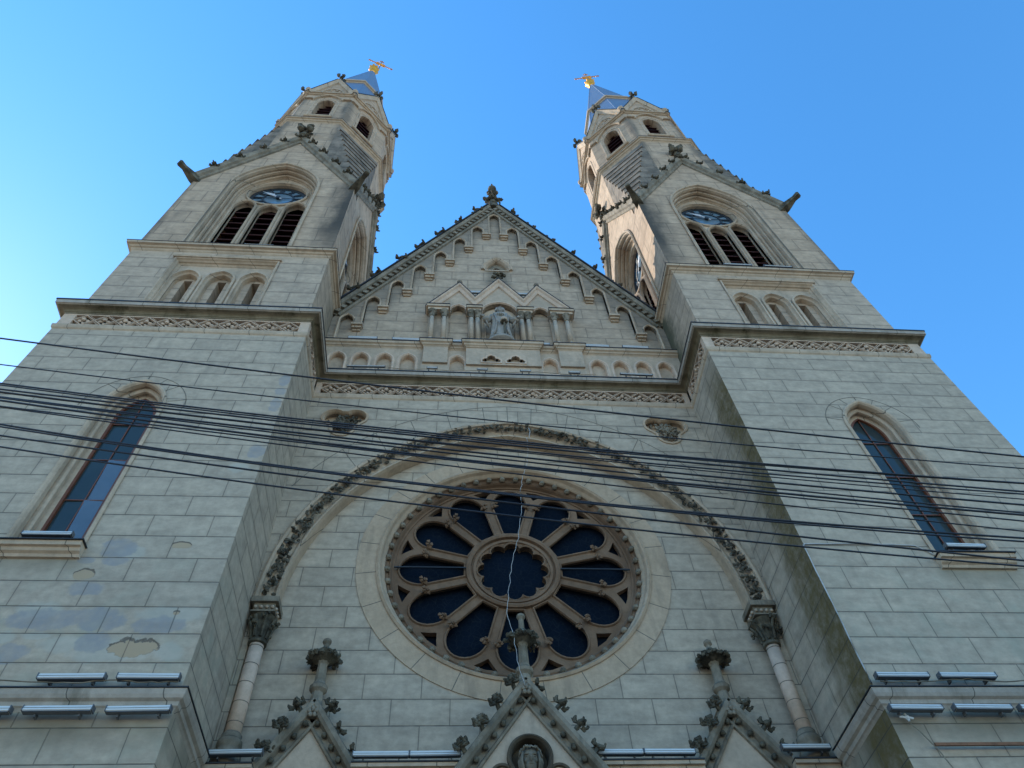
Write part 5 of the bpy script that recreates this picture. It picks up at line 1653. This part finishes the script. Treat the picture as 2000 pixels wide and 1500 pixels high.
bar_lamp(7.88, 8.66, -0.10, 10.86, "bar floodlight on the sill of the right tower's tall narrow window")
g2 = "slim floodlights along the attic"
bar_lamp(-4.45, -3.39, 1.68, 19.04, "long slim floodlight in front of the attic's left niches", g2, 0.06, 0.05)
bar_lamp(-2.22, -1.93, 1.68, 19.06, "short slim floodlight below the attic's left pier", g2, 0.06, 0.05)
bar_lamp(-0.80, -0.51, 1.68, 19.06, "short slim floodlight under the left trefoil of the attic block", g2, 0.06, 0.05)
bar_lamp(0.43, 0.73, 1.68, 19.06, "short slim floodlight under the right trefoil of the attic block", g2, 0.06, 0.05)
bar_lamp(1.83, 2.15, 1.68, 19.06, "short slim floodlight below the attic's right pier", g2, 0.06, 0.05)
bar_lamp(3.32, 4.27, 1.68, 19.06, "long slim floodlight in front of the attic's right niches", g2, 0.06, 0.05)
g3 = "floodlights lying on the attic cornice"
for x0, x1, l in ((-4.65, -3.79, "outer floodlight on the attic cornice left of the columned canopy"), (-3.34, -2.52, "floodlight on the attic cornice just left of the columned canopy"),
                  (-1.56, -1.22, "small floodlight in the left blind bay of the columned canopy"), (1.07, 1.43, "small floodlight in the right blind bay of the columned canopy"),
                  (2.50, 3.27, "floodlight on the attic cornice just right of the columned canopy"), (3.69, 4.50, "outer floodlight on the attic cornice right of the columned canopy")):
    bar_lamp(x0, x1, 1.80, 20.72, l, g3, 0.10, 0.06)
bar_lamp(-1.16, -0.58, 1.99, 24.28, "floodlight in the valley left of the canopy's middle gablet", "floodlights behind the canopy gablets", 0.12, 0.06)
bar_lamp(0.52, 1.12, 1.99, 24.28, "floodlight in the valley right of the canopy's middle gablet", "floodlights behind the canopy gablets", 0.12, 0.06)
bar_lamp(-8.0, -7.15, -0.0, 23.06, "thin pale floodlight on the ledge of the left belfry window", "floodlights on the belfry ledges", 0.05, 0.06)
bar_lamp(7.15, 8.07, -0.0, 23.10, "floodlight on the right belfry ledge before the first two louvred openings", "floodlights on the belfry ledges", 0.08, 0.08)
bar_lamp(8.49, 9.43, -0.0, 23.10, "floodlight on the right belfry ledge before the outermost louvred opening", "floodlights on the belfry ledges", 0.08, 0.08)

# ------------------------------------------------------------------ overhead cables
CB = [((-8.39, 11.65), (-0.57, 10.39), (6.79, 9.39), .021), ((-8.04, 10.94), (-0.59, 9.88), (6.62, 9.13), .015), ((-7.8, 10.47), (-0.61, 9.46), (6.42, 8.82), .018),
      ((-7.79, 10.43), (-0.61, 9.42), (6.42, 8.81), .016), ((-7.74, 10.33), (-0.61, 9.37), (6.31, 8.65), .020), ((-7.71, 10.27), (-0.62, 9.27), (6.28, 8.6), .016),
      ((-7.7, 10.25), (-0.62, 9.24), (6.21, 8.5), .013), ((-7.65, 10.15), (-0.62, 9.14), (6.14, 8.39), .020), ((-7.64, 10.13), (-0.63, 9.06), (6.04, 8.24), .016),
      ((-7.61, 10.07), (-0.63, 8.96), (6.02, 8.2), .024), ((-7.54, 9.94), (-0.63, 8.93), (5.94, 8.09), .015), ((-7.53, 9.92), (-0.64, 8.8), (5.83, 7.91), .014),
      ((-7.35, 9.55), (-0.66, 8.41), (5.75, 7.79), .021), ((-7.32, 9.5), (-0.66, 8.39), (5.71, 7.73), .016), ((-7.23, 9.32), (-0.66, 8.25), (5.51, 7.42), .019), ((-7.13, 9.1), (-0.67, 8.03), (5.45, 7.33), .017)]
ORD = ["topmost", "second from top", "third from top", "fourth from top", "fifth from top", "sixth from top", "seventh from top", "eighth from top", "eighth from bottom", "seventh from bottom", "sixth from bottom", "fifth from bottom", "fourth from bottom", "third from bottom", "second from bottom", "lowest"]
Cp = Vector((-1.4079, -10.0, 1.6))
for i, (a, b, c, r) in enumerate(CB):
    f = 1.0+0.055*math.sin(i*2.3)      # bundles hang at slightly different distances from the wall
    yy = -3.6
    P3 = []
    for (x, z) in (a, b, c):
        P3.append(Cp+(Vector((x, yy, z))-Cp)*f)
    x0, x1, x2 = (p.x for p in P3); z0, z1, z2 = (p.z for p in P3); y = P3[0].y
    pts = []
    for k in range(41):
        x = -24+48*k/40
        L0 = (x-x1)*(x-x2)/((x0-x1)*(x0-x2)); L1 = (x-x0)*(x-x2)/((x1-x0)*(x1-x2)); L2 = (x-x0)*(x-x1)/((x2-x0)*(x2-x1))
        pts.append(Vector((x, y, z0*L0+z1*L1+z2*L2)))
    m = MB(); org = pts[20].copy(); m.tube([p-org for p in pts], r*0.68, 6)
    o = m.build("overhead_cable", m_cable, None, True); o.location = org
    tag(o, "%s of the sixteen black overhead cables at the photo's left edge" % ORD[i], "cable", "black overhead cables crossing the facade")

# ------------------------------------------------------------------ loose wires and bits of iron
def wire(name, pts, r, mat, label, cat="wire", jit=0.0, group=None):
    m = MB(); P = [Vector(p) for p in pts]; Q = []
    rw_ = random.Random(len(pts)+int(abs(P[0].x)*10))
    for a, b in zip(P[:-1], P[1:]):
        for k in range(5): Q.append(a.lerp(b, k/5)+Vector((rw_.uniform(-jit, jit), 0, rw_.uniform(-jit, jit))))
    Q.append(P[-1]); org = Q[0].copy()
    m.tube([q-org for q in Q], r, 5)
    o = m.build(name, mat, None, True); o.location = org
    tag(o, label, cat, group)
wire("loose_wire", [(0.43, 1.76, 16.2), (0.45, 1.80, 15.8), (0.40, 1.78, 15.3), (0.26, 1.75, 14.73), (0.18, 1.75, 14.2), (0.16, 1.75, 13.53), (0.04, 1.75, 12.75), (-0.13, 1.75, 11.97), (-0.24, 1.70, 11.24), (-0.29, 1.62, 10.57), (-0.19, 1.52, 10.06), (-0.14, 1.5, 9.45), (-0.05, 1.54, 9.1)], 0.0055, m_whitewire, "thin white wire dangling in front of the rose window down to the middle pinnacle", jit=0.018)
wire("conduit_wire", [(5.20, -0.02, 8.1), (5.20, -0.02, 9.5), (5.20, -0.02, 11.0), (5.24, -0.02, 11.02), (6.3, -0.02, 11.05), (7.4, -0.02, 11.02), (7.72, -0.02, 10.75)], 0.011, m_whitewire, "pale wire running up the right tower's inner corner and over to its window", jit=0.006)
wire("lamp_wire", [(-9.4, -0.12, 8.10), (-8.7, -0.14, 8.06), (-8.1, -0.12, 8.12), (-7.2, -0.14, 8.07), (-6.7, -0.16, 8.04), (-6.2, -0.14, 8.1), (-5.7, -0.16, 8.05), (-5.25, -0.12, 8.08)], 0.010, m_mid, "wavy lamp wire lying along the left tower's low ledge", jit=0.012)
wire("lamp_wire", [(5.3, -0.12, 8.08), (6.1, -0.16, 8.06), (6.7, -0.16, 8.10), (7.3, -0.14, 8.06), (8.0, -0.12, 8.13), (8.8, -0.14, 8.06)], 0.010, m_mid, "wavy lamp wire lying along the right tower's low ledge", jit=0.012)
wire("lamp_wire", [(-3.3, 1.66, 19.05), (-2.9, 1.62, 18.95), (-2.2, 1.66, 19.05), (-1.5, 1.62, 18.93), (-0.8, 1.66, 19.05), (0.2, 1.62, 18.95), (0.9, 1.64, 19.05), (1.7, 1.62, 18.94), (2.6, 1.64, 19.0)], 0.012, m_block, "thin wire looping between the small lamps of the attic", jit=0.01)
wire("dark_cord", [(0.52, 1.94, 16.95), (0.55, 1.80, 16.5), (0.5, 1.76, 16.2)], 0.008, m_whitewire, "short pale cord hanging from the crown of the great arch")
rb = MB(); rb.box(0, 1.9, -0.03, 0.0, -0.022, 0.022)
rl_ = rb.build("rusty_rail", m_rust, None); rl_.location = (5.65, -0.08, 7.09)
tag(rl_, "thin rusty iron rail fixed below the right tower's low ledge", "rail")
wire("chain", [(5.45, -0.06, 7.45), (5.52, -0.10, 7.3), (5.66, -0.10, 7.0), (5.8, -0.10, 6.5)], 0.009, m_mid, "thin chain hanging past the left end of the rusty rail", "chain")
hk = MB(); hk.tube([(-0.1, 0, 0.03), (0.08, -0.03, -0.02)], 0.018, 6); hk.tube([(0, 0.0, 0.07), (0, -0.03, -0.06)], 0.018, 6); hk.blob((0, -0.02, 0), 0.035, 6, 5)
h_ = hk.build("metal_bracket", m_alu, None); h_.location = (5.44, -0.08, 7.50)
tag(h_, "small cross shaped metal bracket under the right tower's inner floodlight", "bracket")

# ------------------------------------------------------------------ ground
def M_ground(name, a, b, sc2):
    t = NT(name); P, X, N = t.geo()
    n = t.noise(P, sc2, 6, 0.6); n2 = t.noise(P, 30, 3)
    c = t.mix(t.ramp(n, 0.3, 0.7), a, b); c = t.mix(t.math('MULTIPLY', n2, 0.3), c, tuple(q*0.6 for q in a))
    t.lk(c, t.b.inputs['Base Color']); t.b.inputs['Roughness'].default_value = 0.9
    t.bump(n2, 0.3, 0.01)
    return t.m
g = MB(); g.add([(-600, -600, 0), (600, -600, 0), (600, 600, 0), (-600, 600, 0)], [(0, 1, 2, 3)])
tag(g.build("ground", M_ground("paving_ground", (0.20, 0.18, 0.15), (0.26, 0.23, 0.19), 0.5)), kind="structure")
g = MB(); g.add([(-200, -12.5, 0.004), (200, -12.5, 0.004), (200, -6.0, 0.004), (-200, -6.0, 0.004)], [(0, 1, 2, 3)])
tag(g.build("road", M_ground("asphalt", (0.045, 0.045, 0.047), (0.06, 0.06, 0.06), 1.0)), kind="structure")
g = MB(); g.box(-200, 200, -6.0, -5.8, 0.0, 0.12); g.box(-200, 200, -12.7, -12.5, 0.0, 0.12)
tag(g.build("kerb", m_block), kind="structure")
